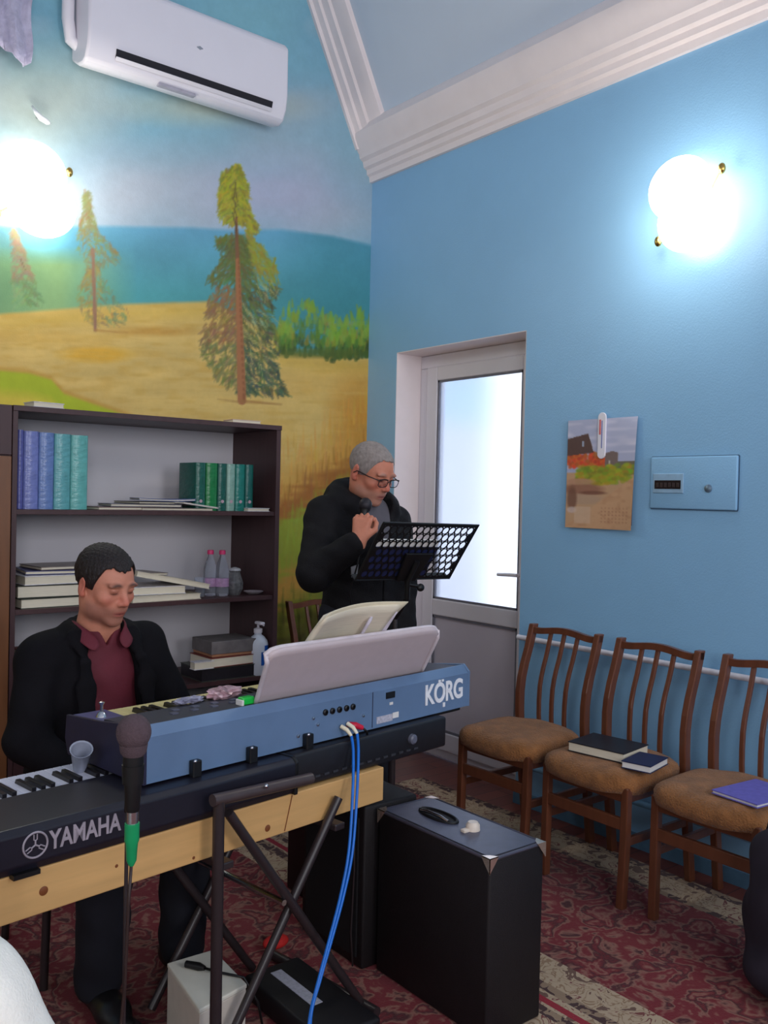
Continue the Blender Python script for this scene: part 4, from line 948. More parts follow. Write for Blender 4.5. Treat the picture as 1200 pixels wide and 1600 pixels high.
# logo on the back panel
s_l, _, z_l = kw(664, 1091, 0); s_r, _, z_r = kw(722, 1078, 0); zc_ = (0.782+0.852)/2
lm = text_obj('maker_logo', 'KORG', 0.092, 0.0010, mat('white_print', (240, 240, 246), rough=0.5), t, ((s_l+s_r)/2, -0.0015, 0.824), (PI/2, 0, 0), bold=0.0026, sx=0.72, spacing=0.98)
wd = max(v.co.x for v in lm.data.vertices)-min(v.co.x for v in lm.data.vertices); hd = max(v.co.y for v in lm.data.vertices)-min(v.co.y for v in lm.data.vertices)
lm.scale = ((s_r-s_l)/wd, 0.066/hd, 1)
b = MB()
for dx in (-0.012, 0.004): b.box((s_l+0.075+dx, -0.003, 0.861), (s_l+0.085+dx, -0.0005, 0.868))
b.box((s_l+0.088, -0.003, 0.778), (s_l+0.098, -0.0005, 0.792)); b.build('logo_accent', mat('white_print', (240, 240, 246)), t)
for i, px in enumerate((508, 519, 530, 541, 551)):
    s, _, z = kw(px, 1113-2.2*i, 0)
    b = MB(); b.lathe([(0, 0), (0.009, 0), (0.009, 0.004), (0.005, 0.006), (0.0045, 0.001), (0, 0.001)], 16, (s, 0.0, z), (PI/2, 0, 0)); b.build('jack_socket', M['black'], t, smooth='auto')
for (px, py) in ((489, 1122), (567, 1118), (465, 1150), (496, 1132)):
    s, _, z = kw(px, py, 0); b = MB(); b.lathe([(0, 0), (0.005, 0), (0.0045, 0.004), (0, 0.005)], 12, (s, 0, z), (PI/2, 0, 0)); b.build('screw', M['steel'], t, smooth='auto')
s, _, z = kw(610, 1086, 0); b = MB(); b.box((s-0.020, -0.003, z-0.009), (s+0.018, 0.001, z+0.010)); b.build('power_inlet', M['black'], t)
s, _, z = kw(611, 1099, 0); b = MB(); b.box((s-0.007, -0.002, z-0.004), (s+0.007, 0.001, z+0.004)); b.build('small_label', M['paper'], t)
s, _, z = kw(604, 1122, 0); b = MB(); b.box((s-0.044, -0.002, z-0.011), (s+0.025, 0.001, z+0.010)); b.build('type_label', mat('grey_label', (186, 184, 196), rough=0.5, var=0.3, scale=120), t)
s, _, z = kw(617, 1117, 0); b = MB(); b.box((s-0.013, -0.004, z-0.008), (s+0.013, -0.002, z+0.009)); b.build('white_sticker', M['paper'], t)
s, _, z = kw(582, 1110, 0); b = MB(); b.box((s-0.0012, -0.0008, ZB), (s+0.0012, 0.001, 0.872)); b.build('panel_seam', navy, t)
# clips along the lower edge
for px, py in ((306, 1205), (394, 1188), (482, 1164)):
    s, _, z = kw(px, py, -0.012); b = MB(); b.box((s-0.013, -0.020, 0.755), (s+0.013, -0.001, 0.797), bev=0.003); b.build('bracket', M['black'], t)
    b = MB(); b.ell((s-0.008, -0.021, 0.797), (0.005, 0.004, 0.005), 10); b.build('screw', M['steel'], t, smooth=True)
# music rest: beige panel leaning back from the player
PB = [kw(398, 1129, 0.055), kw(657, 1064, 0.055)]
rb = (PB[0][0], 0.055, 0.884); rb2 = (PB[1][0], 0.055, 0.884)
wt_ = -0.075
T0 = kw(423, 1016, wt_); T1 = kw(692, 978, wt_)
zt = (T0[2]+T1[2])/2
sl0, sl1, st0, st1 = PB[0][0], PB[1][0], T0[0], T1[0]
def rest_pt(u, v, off=0.0):
    s = (sl0*(1-u)+sl1*u)*(1-v)+(st0*(1-u)+st1*u)*v
    w = 0.055*(1-v)+wt_*v; z = 0.884*(1-v)+zt*v
    # rounded top corners
    return np.array([s, w, z])+off*np.array([0, 0.82, 0.57])
nu, nv = 41, 15; P = np.zeros((nu, nv, 3))
for i in range(nu):
    u = i/(nu-1); e = min(u, 1-u)/0.09; top = 1.0-(0.10*(1-math.sqrt(max(0, 1-(1-min(1, e))**2))))
    for j in range(nv):
        v = j/(nv-1)*top; p = rest_pt(u, v)
        edge = max(0, (min(1, (j/(nv-1))) - 0.93)/0.07)
        P[i, j] = p+np.array([0, 0.012*edge, 0.0])
o = grid_mesh('music_rest', P, None, mat('beige_grey_plastic', (206, 190, 192), rough=0.55, var=0.03), t, smooth=True)
sm = o.modifiers.new('solid', 'SOLIDIFY'); sm.thickness = 0.006; sm.offset = -1
b = MB(); pts = [P[i, -1]+np.array([0, 0.006, 0]) for i in range(nu)]
b.tube([P[0, k] for k in range(0, nv, 2)]+[tuple(p) for p in pts]+[P[-1, k] for k in range(nv-1, -1, -2)], 0.0065, 8); b.build('rest_rim', mat('pale_rim_plastic', (218, 206, 210), rough=0.45), t, smooth=True)
b = MB(); b.box((sl0+0.02, 0.045, 0.876), (sl1-0.02, 0.085, 0.889), bev=0.003); b.build('rest_ledge', mat('beige_grey_plastic', (200, 184, 188)), t)

# open songbook standing on the rest, its pages curling over the top
t = kroot('open_songbook', 'open songbook with curling cream pages behind the beige music rest', 'book')
def sheet(name, a, c, m, hgt0, hgt1, curl, off, thick, fan=0.0):
    n1_, n2_ = 22, 12; P = np.zeros((n1_, n2_, 3))
    for i in range(n1_):
        u = i/(n1_-1); s_ = a*(1-u)+c*u; h = hgt0*(1-u)+hgt1*u
        for j in range(n2_):
            v = j/(n2_-1); zz_ = 0.892+v*(h-0.892); ww = 0.060+off-0.72*(zz_-0.884)+0.03*math.sin(u*PI)+curl*(v**3)
            P[i, j] = (s_+fan*v*(0.3+0.7*u), ww, zz_+0.008*math.sin(u*PI)*v)
    o = grid_mesh(name, P, None, m, t, smooth=True); q = o.modifiers.new('solid', 'SOLIDIFY'); q.thickness = thick; q.offset = 1
s0_ = kw(486, 985, -0.03)[0]; s1_ = kw(578, 960, -0.03)[0]
sheet('page_block', s0_-0.02, s1_+0.03, M['pages'], 1.134, 1.148, -0.02, 0.045, 0.014, 0.012)
sheet('page', s0_-0.02, s1_+0.045, mat('cream_page', (232, 220, 190), rough=0.8, var=0.05), 1.142, 1.152, -0.04, 0.050, 0.002, 0.016)
sheet('page_block', s1_-0.05, s1_+0.048, mat('lilac_white_page', (214, 206, 220), rough=0.8, var=0.05), 1.105, 1.122, 0.0, 0.026, 0.008, 0.01)

# crumpled wrapper and green packet on the blue synthesizer
def crumple(name, c, r, m, label, cat, seed, parent=None):
    q = random.Random(seed); b = MB(); bmesh.ops.create_icosphere(b.bm, subdivisions=3, radius=1.0)
    for v in b.bm.verts:
        k = 0.75+0.5*q.random(); v.co = Vector((v.co.x*r[0]*k, v.co.y*r[1]*k, max(-r[2]*0.9, v.co.z*r[2]*k)))
    o = b.build(name, m, None); o.location = c; o.rotation_euler = (0, 0, KA); tag(o, label, cat); return o
def kpt(s, w, z): return tuple(np.array(KO)+s*KD+w*KN+np.array([0, 0, z]))
crumple('candy_wrapper', kpt(0.43, 0.20, 0.893), (0.055, 0.028, 0.018), mat('pinkish_foil', (196, 160, 168), rough=0.3, var=0.5, scale=45, metal=0.2), 'crumpled pinkish shiny wrapper on the blue synthesizer by the music rest', 'wrapper', 3)
crumple('foil_wrapper', kpt(0.315, 0.20, 0.890), (0.045, 0.018, 0.009), mat('grey_foil', (150, 148, 170), rough=0.35, var=0.4, scale=60, metal=0.2), 'flat greyish foil scrap on the blue synthesizer, farthest from the music rest', 'wrapper', 4)
t = kroot('green_packet', 'small bright green packet at the lower left corner of the music rest', 'packet')
s, _, z = kw(384, 1119, 0.06); b = MB(); b.box((s-0.018, 0.05, 0.890), (s+0.022, 0.075, 0.910), bev=0.004); b.build('packet_body', mat('bright_green', (30, 190, 70), rough=0.3), t)
b = MB(); b.box((s-0.022, 0.048, 0.889), (s-0.015, 0.077, 0.905), bev=0.002); b.build('white_end', M['paper'], t)

# black digital piano underneath
t = kroot('digital_piano', 'black digital piano with white keys lying on the pine board under the blue synthesizer', 'keyboard')
YL, YR, W0, W1, Z0_, Z1_ = -0.78, 0.47, -0.065, 0.315, 0.662, 0.757
pk = mat('piano_black', (30, 29, 40), rough=0.38, var=0.1)
b = MB(); b.prism([(YL, w, z) for w, z in ((W0+0.012, Z0_), (W0, Z0_+0.02), (W0, Z1_-0.012), (W0+0.014, Z1_), (0.16, 0.752), (0.165, 0.728), (W1, 0.728), (W1, 0.68), (W1-0.01, Z0_))], (YR-YL, 0, 0)); b.build('case', pk, t, bevel=0.003)
for x in (YL-0.008, YR-0.004):
    b = MB(); b.prism([(x, w, z) for w, z in ((W0, Z0_-0.002), (W0-0.002, Z1_-0.01), (W0+0.014, Z1_+0.003), (W1+0.004, Z1_-0.004), (W1+0.004, Z0_-0.002))], (0.012, 0, 0)); b.build('end_block', M['black'], t, bevel=0.003)
keys(t, YL+0.02, 52, 0.0232, W1-0.004, 0.168, 0.748, wkey, start=5, tip=0.010)
l0, _, _ = kw(76, 1312, W0); l1, _, _ = kw(189, 1283, W0); zl = kw(120, 1303, W0)[2]
silver = mat('silver_print', (178, 168, 178), rough=0.35, metal=0.3)
lm = text_obj('maker_logo', 'YAMAHA', 0.05, 0.001, silver, t, ((l0+l1)/2, W0-0.001, zl), (PI/2, 0, 0), bold=0.0012, sx=0.8)
wd = max(v.co.x for v in lm.data.vertices)-min(v.co.x for v in lm.data.vertices); hd = max(v.co.y for v in lm.data.vertices)-min(v.co.y for v in lm.data.vertices)
lm.scale = ((l1-l0)/wd, 0.040/hd, 1)
cs, _, cz = kw(55, 1320, W0); b = MB(); R_ = 0.026
pts = [(cs+R_*math.cos(2*PI*k/32), W0-0.001, cz+R_*math.sin(2*PI*k/32)) for k in range(33)]; b.tube(pts, 0.0022, 6, cap=False)
for k in range(3):
    a = PI/2+2*PI*k/3; ca, sa = math.cos(a), math.sin(a); nx_, nz_ = -sa, ca
    b.tube([(cs, W0-0.001, cz), (cs+0.010*ca, W0-0.001, cz+0.010*sa)], 0.0018, 6)
    for q in (-1, 1):
        b.tube([(cs+0.009*ca, W0-0.001, cz+0.009*sa), (cs+0.011*ca+q*0.0035*nx_, W0-0.001, cz+0.011*sa+q*0.0035*nz_), (cs+0.022*ca+q*0.0035*nx_, W0-0.001, cz+0.022*sa+q*0.0035*nz_)], 0.0014, 6)
b.build('logo_emblem', silver, t)
b = MB(); b.box((kw(20, 1372, W0)[0], W0-0.004, Z0_-0.006), (kw(62, 1362, W0)[0], W0+0.02, Z0_+0.004)); b.build('rubber_foot', M['black'], t)
# flat black unit filling the space under the right end of the synthesizer
t = kroot('black_rack_unit', 'flat black electronic unit on the board under the right end of the blue synthesizer', 'audio unit')
b = MB(); b.box((YR+0.016, -0.035, Z0_), (1.13, 0.30, 0.757), bev=0.008, seg=3); b.build('case', mat('satin_black', (28, 27, 32), rough=0.4), t, smooth='auto')
s, _, z = kw(645, 1155, -0.04); b = MB(); b.lathe([(0, 0), (0.016, 0), (0.015, 0.010), (0.010, 0.014), (0, 0.014)], 20, (s, -0.035, z), (PI/2, 0, 0)); b.build('knob', mat('grey_knob', (96, 98, 112), rough=0.3), t, smooth='auto')
b = MB()
for i in range(14): b.box((YR+0.06+i*0.034, -0.038, Z0_+0.018), (YR+0.078+i*0.034, -0.034, Z0_+0.024))
b.build('vent_slots', mat('slot_grey', (52, 52, 58), rough=0.5), t)
b = MB()
for (s0, s1) in ((1.06, 1.27),): b.box((s0, 0.02, 0.745), (s1, 0.32, 0.7585), bev=0.004)
b.build('support_plate', M['black'], t)
# pine board
t = kroot('pine_board', 'long knotty pine board carrying the black digital piano', 'board')
b = MB(); b.box((-0.95, -0.050, 0.562), (0.825, -0.012, 0.660)); b.build('board', M['pine'], t, bevel=0.003)
knot = mat('pine_knot', (128, 72, 38), rough=0.5)
for px, py, r_ in ((68, 1392, 0.010), (418, 1294, 0.009), (302, 1365, 0.004), (182, 1353, 0.004)):
    s, _, z = kw(px, py, -0.05); b = MB(); b.lathe([(0, 0), (r_, 0), (r_*0.8, 0.0008), (0, 0.0012)], 18, (s, -0.0505, min(max(z, 0.575), 0.65)), (PI/2, 0, 0)); b.build('knot', knot, t, smooth='auto')
s, _, z = kw(450, 1270, -0.05)
b = MB(); b.tube([(s-0.012, -0.052, 0.568), (s+0.012, -0.052, 0.657)], 0.0012, 6); b.build('crack', knot, t)
t = kroot('rear_board', 'second pine board behind the first under the digital piano', 'board')
b = MB(); b.box((-0.85, 0.20, 0.562), (0.78, 0.24, 0.660)); b.build('board', M['pine'], t, bevel=0.003)
# stand
t = kroot('keyboard_stand', 'black tubular keyboard stand with crossed legs and an upright post', 'stand')
MT = M['black_metal']
a0 = kw(332, 1251, -0.10); a1 = kw(486, 1216, -0.10)
b = MB(); b.tube([(a0[0], -0.10, a0[2]), (a1[0], -0.10, a1[2])], 0.015, 14); b.build('top_tube', mat('brown_black_tube', (70, 58, 58), rough=0.4), t, smooth='auto')
su = kw(341, 1300, -0.10)[0]; su2 = su+0.004
b = MB(); b.tube([(su, -0.10, a0[2]), (su2, -0.10, 0.03)], 0.0145, 14); b.build('post', MT, t, smooth='auto')
l1a, l1b = kw(352, 1268, -0.085), kw(500, 1480, -0.085); d1 = (l1b[0]-l1a[0])/(l1b[2]-l1a[2])
l2a, l2b = kw(526, 1228, -0.062), kw(362, 1590, -0.062); d2 = (l2b[0]-l2a[0])/(l2b[2]-l2a[2])
def leg(a, d, w): 
    b = MB(); b.tube([(a[0], w, a[2]), (a[0]+d*(0.03-a[2]), w, 0.03)], 0.0125, 12); b.build('leg', MT, t, smooth='auto')
leg(l1a, d1, -0.098); leg((l2a[0], 0, l2a[2]-0.03), d2, -0.0705)
leg((l1a[0], 0, 0.545), d1, 0.262); leg((l2a[0], 0, 0.545), d2, 0.285)
zx = 0.411; b = MB(); b.tube([(kw(440, 1420, -0.1)[0], -0.11, zx), (kw(440, 1420, -0.1)[0], 0.31, zx)], 0.008, 10); b.build('pivot_bolt', M['steel'], t)
for (x, nm) in ((l1a[0]+d1*(0.03-l1a[2]), 'foot'), (l2a[0]+d2*(0.03-l2a[2]), 'foot')):
    b = MB(); b.tube([(x, -0.16, 0.028), (x, 0.30, 0.028)], 0.015, 12); b.build(nm, MT, t, smooth='auto')
b = MB(); b.box((su2-0.10, -0.16, 0.012), (su2+0.10, -0.04, 0.032), bev=0.006); b.build('foot', MT, t)
for x in (l1a[0], l2a[0]-0.02):
    b = MB(); b.box((x-0.018, -0.10, 0.543), (x+0.018, 0.31, 0.561), bev=0.003); b.build('support_arm', MT, t)
s, _, z = kw(415, 1228, -0.115); b = MB(); b.ell((s, -0.118, z), (0.006, 0.005, 0.006), 12); b.build('bolt', M['steel'], t, smooth=True)

# blue leads hanging from the sockets
def tube_thing(name, pts, r, m, label, cat, group=None, seg=10):
    # smooth the path
    pp = [Vector(p) for p in pts]; out = []
    for i in range(len(pp)-1):
        p0 = pp[max(i-1, 0)]; p1 = pp[i]; p2 = pp[i+1]; p3 = pp[min(i+2, len(pp)-1)]
        for k in range(8):
            u = k/8; out.append(0.5*((2*p1)+(-p0+p2)*u+(2*p0-5*p1+4*p2-p3)*u*u+(-p0+3*p1-3*p2+p3)*u**3))
    out.append(pp[-1]); b = MB(); b.tube(out, r, seg); o = b.build(name, m, None, smooth=True); tag(o, label, cat, group); return o
cb = mat('bright_blue_cable', (22, 110, 206), rough=0.35)
def kww(px, py, w): s, w_, z = kw(px, py, w); return kpt(s, w_, z)
c_pts1 = [(549, 1150, -0.035), (552, 1175, -0.060), (551, 1240, -0.100), (545, 1330, -0.14), (532, 1400, -0.16), (514, 1470, -0.18), (498, 1530, -0.20), (484, 1590, -0.22)]
tail = kww(484, 1590, -0.22)
for j, (dx, lab, cm) in enumerate(((0, 'bright blue audio lead, left one of the pair hanging from the sockets', (238, 226, 196)), (9, 'bright blue audio lead, right one of the pair hanging from the sockets', (240, 232, 208)))):
    pts = [kww(px+dx*max(0, 1-k*0.12), py-dx*0.4*max(0, 1-k*0.3), w-0.002*j) for k, (px, py, w) in enumerate(c_pts1)]
    pts += [tuple(np.array(tail)+np.array([-0.03+0.02*j, -0.03, -0.10])), (tail[0]-0.08+0.06*j, tail[1]-0.06-0.05*j, 0.02), (tail[0]-0.24+0.3*j, tail[1]-0.10-0.1*j, 0.018)]
    o = tube_thing('audio_cable', pts, 0.0042, cb, lab, 'cable', 'pair of blue leads')
    p0 = pts[0]; pl = kww(533+dx*1.1, 1135-dx*0.5, -0.004)
    b = MB(); b.tube([Vector(pl)-Vector((0, 0, 0)), (Vector(pl)+Vector(p0))/2+Vector((0.0, -0.004, 0.004)), Vector(p0)], [0.0062, 0.006, 0.0045], 12); b.build('plug', mat('cream_plug_%d' % j, cm, rough=0.3), o, smooth='auto')
rp = kww(556, 1133, -0.005)
t = tag(empty('red_plug', rp), 'short red audio plug in the back of the blue synthesizer', 'plug')
b = MB(); b.tube([(-0.03, 0.004, 0.006), (-0.01, -0.012, 0.003), (0.012, -0.016, -0.006)], [0.008, 0.010, 0.007], 12); b.build('plug_body', mat('red_plastic', (200, 30, 60), rough=0.35), t, smooth='auto')
b = MB(); b.tube([(0.012, -0.016, -0.006), (0.03, -0.015, -0.02), (0.04, -0.005, -0.04)], 0.0035, 8); b.build('lead', M['black'], t, smooth=True)

# small clear cup at the end of the synthesizer
s, w, z = 0.028, 0.20, 0.80
t = tag(empty('plastic_cup', kpt(0.012, 0.225, 0.775), rot=(math.radians(28), math.radians(-20), 0.3)), 'small translucent plastic cup at the left end of the blue synthesizer', 'cup')
b = MB(); b.lathe([(0.016, -0.022), (0.026, 0.046), (0.028, 0.048), (0.0245, 0.046), (0.0145, -0.020)], 20); b.build('cup_body', mat('translucent_plastic', (190, 196, 214), rough=0.15, trans=0.4, ior=1.3), t, smooth='auto')

# ------------------------------------------------------------------ microphone in the foreground
def dp(px, py, t_): return CC+_ray(px, py)*t_
TM = 1.55
mh = dp(209, 1144, TM); mb = dp(205, 1268, TM)
t = tag(empty('microphone', tuple(mh)), 'dark round headed microphone with green plug in the foreground before the keyboards', 'microphone')
mlen = mh[2]-mb[2]
b = MB(); b.ell((0, 0, 0.0), (0.0295, 0.0295, 0.031), 28); b.lathe([(0.024, -0.020), (0.022, -0.034), (0.016, -0.042), (0, -0.042)], 24); b.build('mic_head', mat('brown_grey_foam', (92, 74, 80), rough=0.9, var=0.15, scale=200, bump=0.6, bscale=600), t, smooth='auto')
b = MB(); b.lathe([(0, -0.036), (0.0175, -0.036), (0.0175, -0.05), (0.0145, -0.085), (0.0125, -mlen+0.006), (0.011, -mlen), (0, -mlen)], 24); b.build('mic_body', M['black'], t, smooth='auto')
b = MB(); b.box((-0.004, -0.0155, -0.085), (0.004, -0.013, -0.065), bev=0.001); b.build('switch', M['steel'], t)
b = MB(); b.lathe([(0, -mlen), (0.0105, -mlen), (0.0105, -mlen-0.022), (0, -mlen-0.022)], 20); b.build('connector_ring', M['steel'], t, smooth='auto')
b = MB(); b.lathe([(0, -mlen-0.020), (0.0125, -mlen-0.020), (0.0125, -mlen-0.05), (0.0105, -mlen-0.055), (0.0085, -mlen-0.085), (0.004, -mlen-0.094), (0, -mlen-0.094)], 20); b.build('plug', mat('green_plug', (20, 150, 92), rough=0.4), t, smooth='auto')
b = MB(); b.tube([(0, 0, -mlen-0.09), (-0.004, 0, -mlen-0.16), (-0.006, 0.004, -mlen-0.3), (-0.02, 0.02, -mlen-0.55), (-0.03, 0.02, 0.04-mh[2]), (-0.12, 0.05, 0.018-mh[2])], 0.003, 8); b.build('cable', mat('brown_black_rubber', (50, 34, 32), rough=0.5), t, smooth=True)
t = tag(empty('microphone_stand', (mh[0], mh[1], 0.012)), 'thin dark microphone stand holding the foreground microphone', 'stand')
b = MB(); zc_ = mh[2]-0.012-mlen+0.05
b.tube([(0.004, 0.030, 0.02), (0.004, 0.030, zc_-0.05)], 0.0035, 10); b.build('pole', M['black_metal'], t, smooth='auto')
b = MB(); b.tube([(0.004, 0.030, zc_-0.06), (0.0, 0.018, zc_-0.02), (0.0, 0.0165, zc_+0.01)], 0.006, 8); b.lathe([(0.0145, zc_-0.002), (0.0175, zc_-0.002), (0.019, zc_+0.03), (0.0165, zc_+0.03)], 20); b.build('clip', M['black'], t, smooth='auto')
b = MB(); b.lathe([(0, 0), (0.11, 0), (0.11, 0.008), (0.02, 0.02), (0, 0.02)], 32, (0.004, 0.03, 0)); b.build('base', M['black_metal'], t, smooth='auto')

# ------------------------------------------------------------------ black cabinets on the floor
vinyl = mat('black_vinyl', (20, 15, 18), rough=0.55, var=0.15, bump=0.3, bscale=500)
t = tag(empty('amplifier_case', (1.83, 1.90, 0.012)), 'black cabinet with chrome corners and an oval handle, nearest the camera', 'amplifier')
hx_, hy_, hh_ = 0.107, 0.235, 0.49
b = MB(); b.box((-hx_, -hy_, 0), (hx_, hy_, hh_), bev=0.008, seg=3); b.build('cabinet', vinyl, t, smooth='auto')
b = MB(); b.box((-hx_+0.012, -hy_+0.012, hh_-0.002), (hx_-0.012, hy_-0.012, hh_+0.0015)); b.build('top_plate', mat('slate_grey_vinyl', (78, 80, 98), rough=0.35, var=0.12), t)
b = MB()
for (xa, ya, xb2, yb2) in ((-1, -1, -1, 1), (1, -1, 1, 1), (-1, -1, 1, -1), (-1, 1, 1, 1)):
    b.tube([(xa*(hx_-0.003), ya*(hy_-0.003), hh_-0.003), (xb2*(hx_-0.003), yb2*(hy_-0.003), hh_-0.003)], 0.005, 8)
b.build('edge_trim', mat('grey_trim', (86, 84, 98), rough=0.3, metal=0.4), t, smooth='auto')
chrome = mat('chrome_corner', (236, 214, 196), rough=0.22, metal=0.85, var=0.05)
for sx in (-1, 1):
    for sy in (-1, 1):
        b = MB(); c_ = Vector((sx*hx_, sy*hy_, hh_)); e = 0.034; o_ = 0.0025
        A_1 = c_+Vector((sx*o_, sy*o_, o_))
        def tri(p, q, r): 
            vs = [b.bm.verts.new(x) for x in (A_1, p, q, r)]
            b.bm.faces.new(vs)
        X_ = A_1+Vector((-sx*e, 0, 0)); Y_ = A_1+Vector((0, -sy*e, 0)); Z_ = A_1+Vector((0, 0, -e*1.25))
        mxy = A_1+Vector((-sx*e*.6, -sy*e*.6, 0)); mxz = A_1+Vector((-sx*e*.55, 0, -e*.6)); myz = A_1+Vector((0, -sy*e*.55, -e*.6))
        tri(X_, mxy, Y_); tri(X_, mxz, Z_); tri(Y_, myz, Z_)
        o = b.build('corner_cap', chrome, t); q = o.modifiers.new('solid', 'SOLIDIFY'); q.thickness = 0.002; q.offset = 1
b = MB(); ring = [(0.02*0+0.030*math.cos(2*PI*k/32), 0.085+0.075*math.sin(2*PI*k/32), hh_+0.003) for k in range(33)]; b.tube(ring, 0.0055, 8, cap=False); b.build('handle_rim', M['black'], t, smooth=True)
b = MB(); b.lathe([(0, 0), (1, 0), (1, 0.001), (0, 0.001)], 32); bmesh.ops.transform(b.bm, matrix=Matrix.Translation((0, 0.085, hh_+0.0016)) @ Matrix.Diagonal((0.028, 0.072, 1, 1)), verts=b.bm.verts[:]); b.build('handle_recess', mat('recess_black', (14, 12, 15), rough=0.6), t)
b = MB(); b.tube([(-0.016, 0.025, hh_+0.006), (-0.018, 0.055, hh_+0.012), (-0.018, 0.11, hh_+0.012), (-0.016, 0.145, hh_+0.006)], 0.005, 10); b.build('handle', M['steel'], t, smooth='auto')
b = MB(); b.lathe([(0, 0), (0.021, 0), (0.020, 0.016), (0.014, 0.024), (0, 0.024)], 18, (0.006, -0.055, hh_+0.001)); b.box((-0.034, -0.062, hh_), (-0.010, -0.044, hh_+0.010), bev=0.003); b.build('knob', mat('cream_knob', (222, 206, 190), rough=0.35), t, smooth='auto')
t = tag(empty('speaker_cabinet', (1.79, 2.32, 0.012)), 'plain black cabinet standing behind the chrome cornered one', 'speaker')
b = MB(); b.box((-0.105, -0.165, 0), (0.105, 0.165, 0.50), bev=0.008, seg=3); b.build('cabinet', vinyl, t, smooth='auto')
b = MB(); b.box((-0.110, -0.14, 0.03), (-0.104, 0.14, 0.46), bev=0.003); b.build('grille', mat('black_grille', (18, 16, 20), rough=0.8, var=0.3, scale=300), t)
b = MB(); b.box((-0.05, -0.02, 0.50), (-0.01, 0.02, 0.506), bev=0.002); b.build('label', mat('dim_label', (120, 110, 112), rough=0.5), t)
b = MB(); b.tube([(-0.114, -0.12, 0.52), (-0.114, -0.13, 0.3), (-0.114, -0.12, 0.1), (-0.12, -0.14, 0.008)], 0.003, 8); b.build('lead', M['black_metal'], t, smooth=True)
# dark stool-height stand in the gap behind, carrying a black box
t = tag(empty('black_storage_box', (1.93, 2.66, 0.012)), 'tall black box standing behind the speaker cabinet under the end of the synthesizer', 'box')
b = MB(); b.box((-0.115, -0.12, 0), (0.115, 0.12, 0.61), bev=0.01, seg=3); b.build('body', M['black'], t, smooth='auto')
b = MB(); b.box((-0.12, -0.125, 0.60), (0.12, 0.125, 0.635), bev=0.008); b.build('lid', mat('dark_lid', (34, 32, 38), rough=0.4), t, smooth='auto')

# white box with a black plug, black power box, red ribbon
ZC = 0.185
wc = [tuple(on(px, py, 2, ZC)[:2]) for px, py in ((262, 1505), (333, 1484), (385, 1537), (312, 1577))]
cxm, cym = sum(p[0] for p in wc)/4, sum(p[1] for p in wc)/4
t = tag(empty('white_carton', (cxm, cym, 0.012)), 'white carton standing on the carpet behind the stand post', 'box')
b = MB(); b.prism([(x-cxm, y-cym, 0) for x, y in wc], (0, 0, ZC-0.024)); b.build('carton_body', mat('off_white_card', (206, 196, 184), rough=0.6, var=0.05), t, bevel=0.003)
b = MB(); b.prism([((x-cxm)*1.02, (y-cym)*1.015, ZC-0.024) for x, y in wc], (0, 0, 0.012)); b.build('carton_lid', mat('white_card', (226, 222, 208), rough=0.5, var=0.03), t, bevel=0.003)
t = tag(empty('black_plug', (cxm-0.005, cym+0.02, ZC+0.0075)), 'black jack plug with cable lying on top of the white carton', 'plug')
b = MB(); b.tube([(-0.022, 0.045, 0.004), (0.0, 0.012, 0.004), (0.008, -0.004, 0.004)], [0.009, 0.0105, 0.006], 12); b.build('plug_body', M['black'], t, smooth='auto')
b = MB(); b.tube([(0.008, -0.004, 0.004), (0.03, -0.035, 0.0), (0.05, -0.06, -0.002), (0.075, -0.09, -0.004), (0.115, -0.10, -0.08), (0.13, -0.11, -0.168), (0.20, -0.10, -0.172)], 0.0035, 8); b.build('lead', M['black'], t, smooth=True)
t = tag(empty('power_supply', (1.425, 2.09, 0.012)), 'low black power unit with a grey label strip on the carpet between the stand legs', 'power supply')
b = MB(); b.box((-0.10, -0.25, 0), (0.085, 0.15, 0.065), bev=0.01, seg=3); b.build('housing', mat('matte_black_case', (20, 18, 22), rough=0.55), t, smooth='auto')
b = MB(); b.box((-0.035, -0.10, 0.065), (0.0, 0.11, 0.0665)); b.build('label_strip', mat('grey_strip', (170, 170, 184), rough=0.5, var=0.2, scale=90), t)
t = tag(empty('red_pouch', (1.545, 2.42, 0.012)), 'small red cloth pouch on the carpet beyond the power unit', 'pouch')
b = MB(); b.ell((0, 0, 0.024), (0.045, 0.03, 0.020), 20); b.build('pouch_body', mat('red_cloth', (190, 36, 34), rough=0.8), t, smooth=True)
# ------------------------------------------------------------------ perforated music stand
t = tag(empty('music_stand', (2.205, 2.66, 0.012)), 'black music stand with a perforated desk before the standing person', 'music stand')
d0 = np.array([1.97, 2.45, 1.362]); d1_ = np.array([2.43, 2.45, 1.352]); d2_ = np.array([2.425, 2.60, 1.140]); d3 = np.array([1.965, 2.60, 1.150])
rt = np.array([2.205, 2.66, 0.012]); ex = d1_-d0; ey_ = d3-d0; nrm = np.cross(ex, ey_); nrm /= np.linalg.norm(nrm)
W_, H_ = np.linalg.norm(ex), np.linalg.norm(ey_)
cols_, rows_ = 14, 7; b = MB()
mgx, mgy = 0.012, 0.012; cw, chh = (W_-2*mgx)/cols_, (H_-2*mgy)/rows_
def dpt(x, y, off=0): return tuple(d0-rt+ex*(x/W_)+ey_*(y/H_)+nrm*off)
def quad(x0, y0, x1, y1):
    if x1-x0 < 1e-5: return
    b.bm.faces.new([b.bm.verts.new(dpt(x, y)) for x, y in ((x0, y0), (x1, y0), (x1, y1), (x0, y1))])
quad(0, 0, W_, mgy); quad(0, H_-mgy, W_, H_); quad(0, mgy, mgx, H_-mgy); quad(W_-mgx, mgy, W_, H_-mgy)
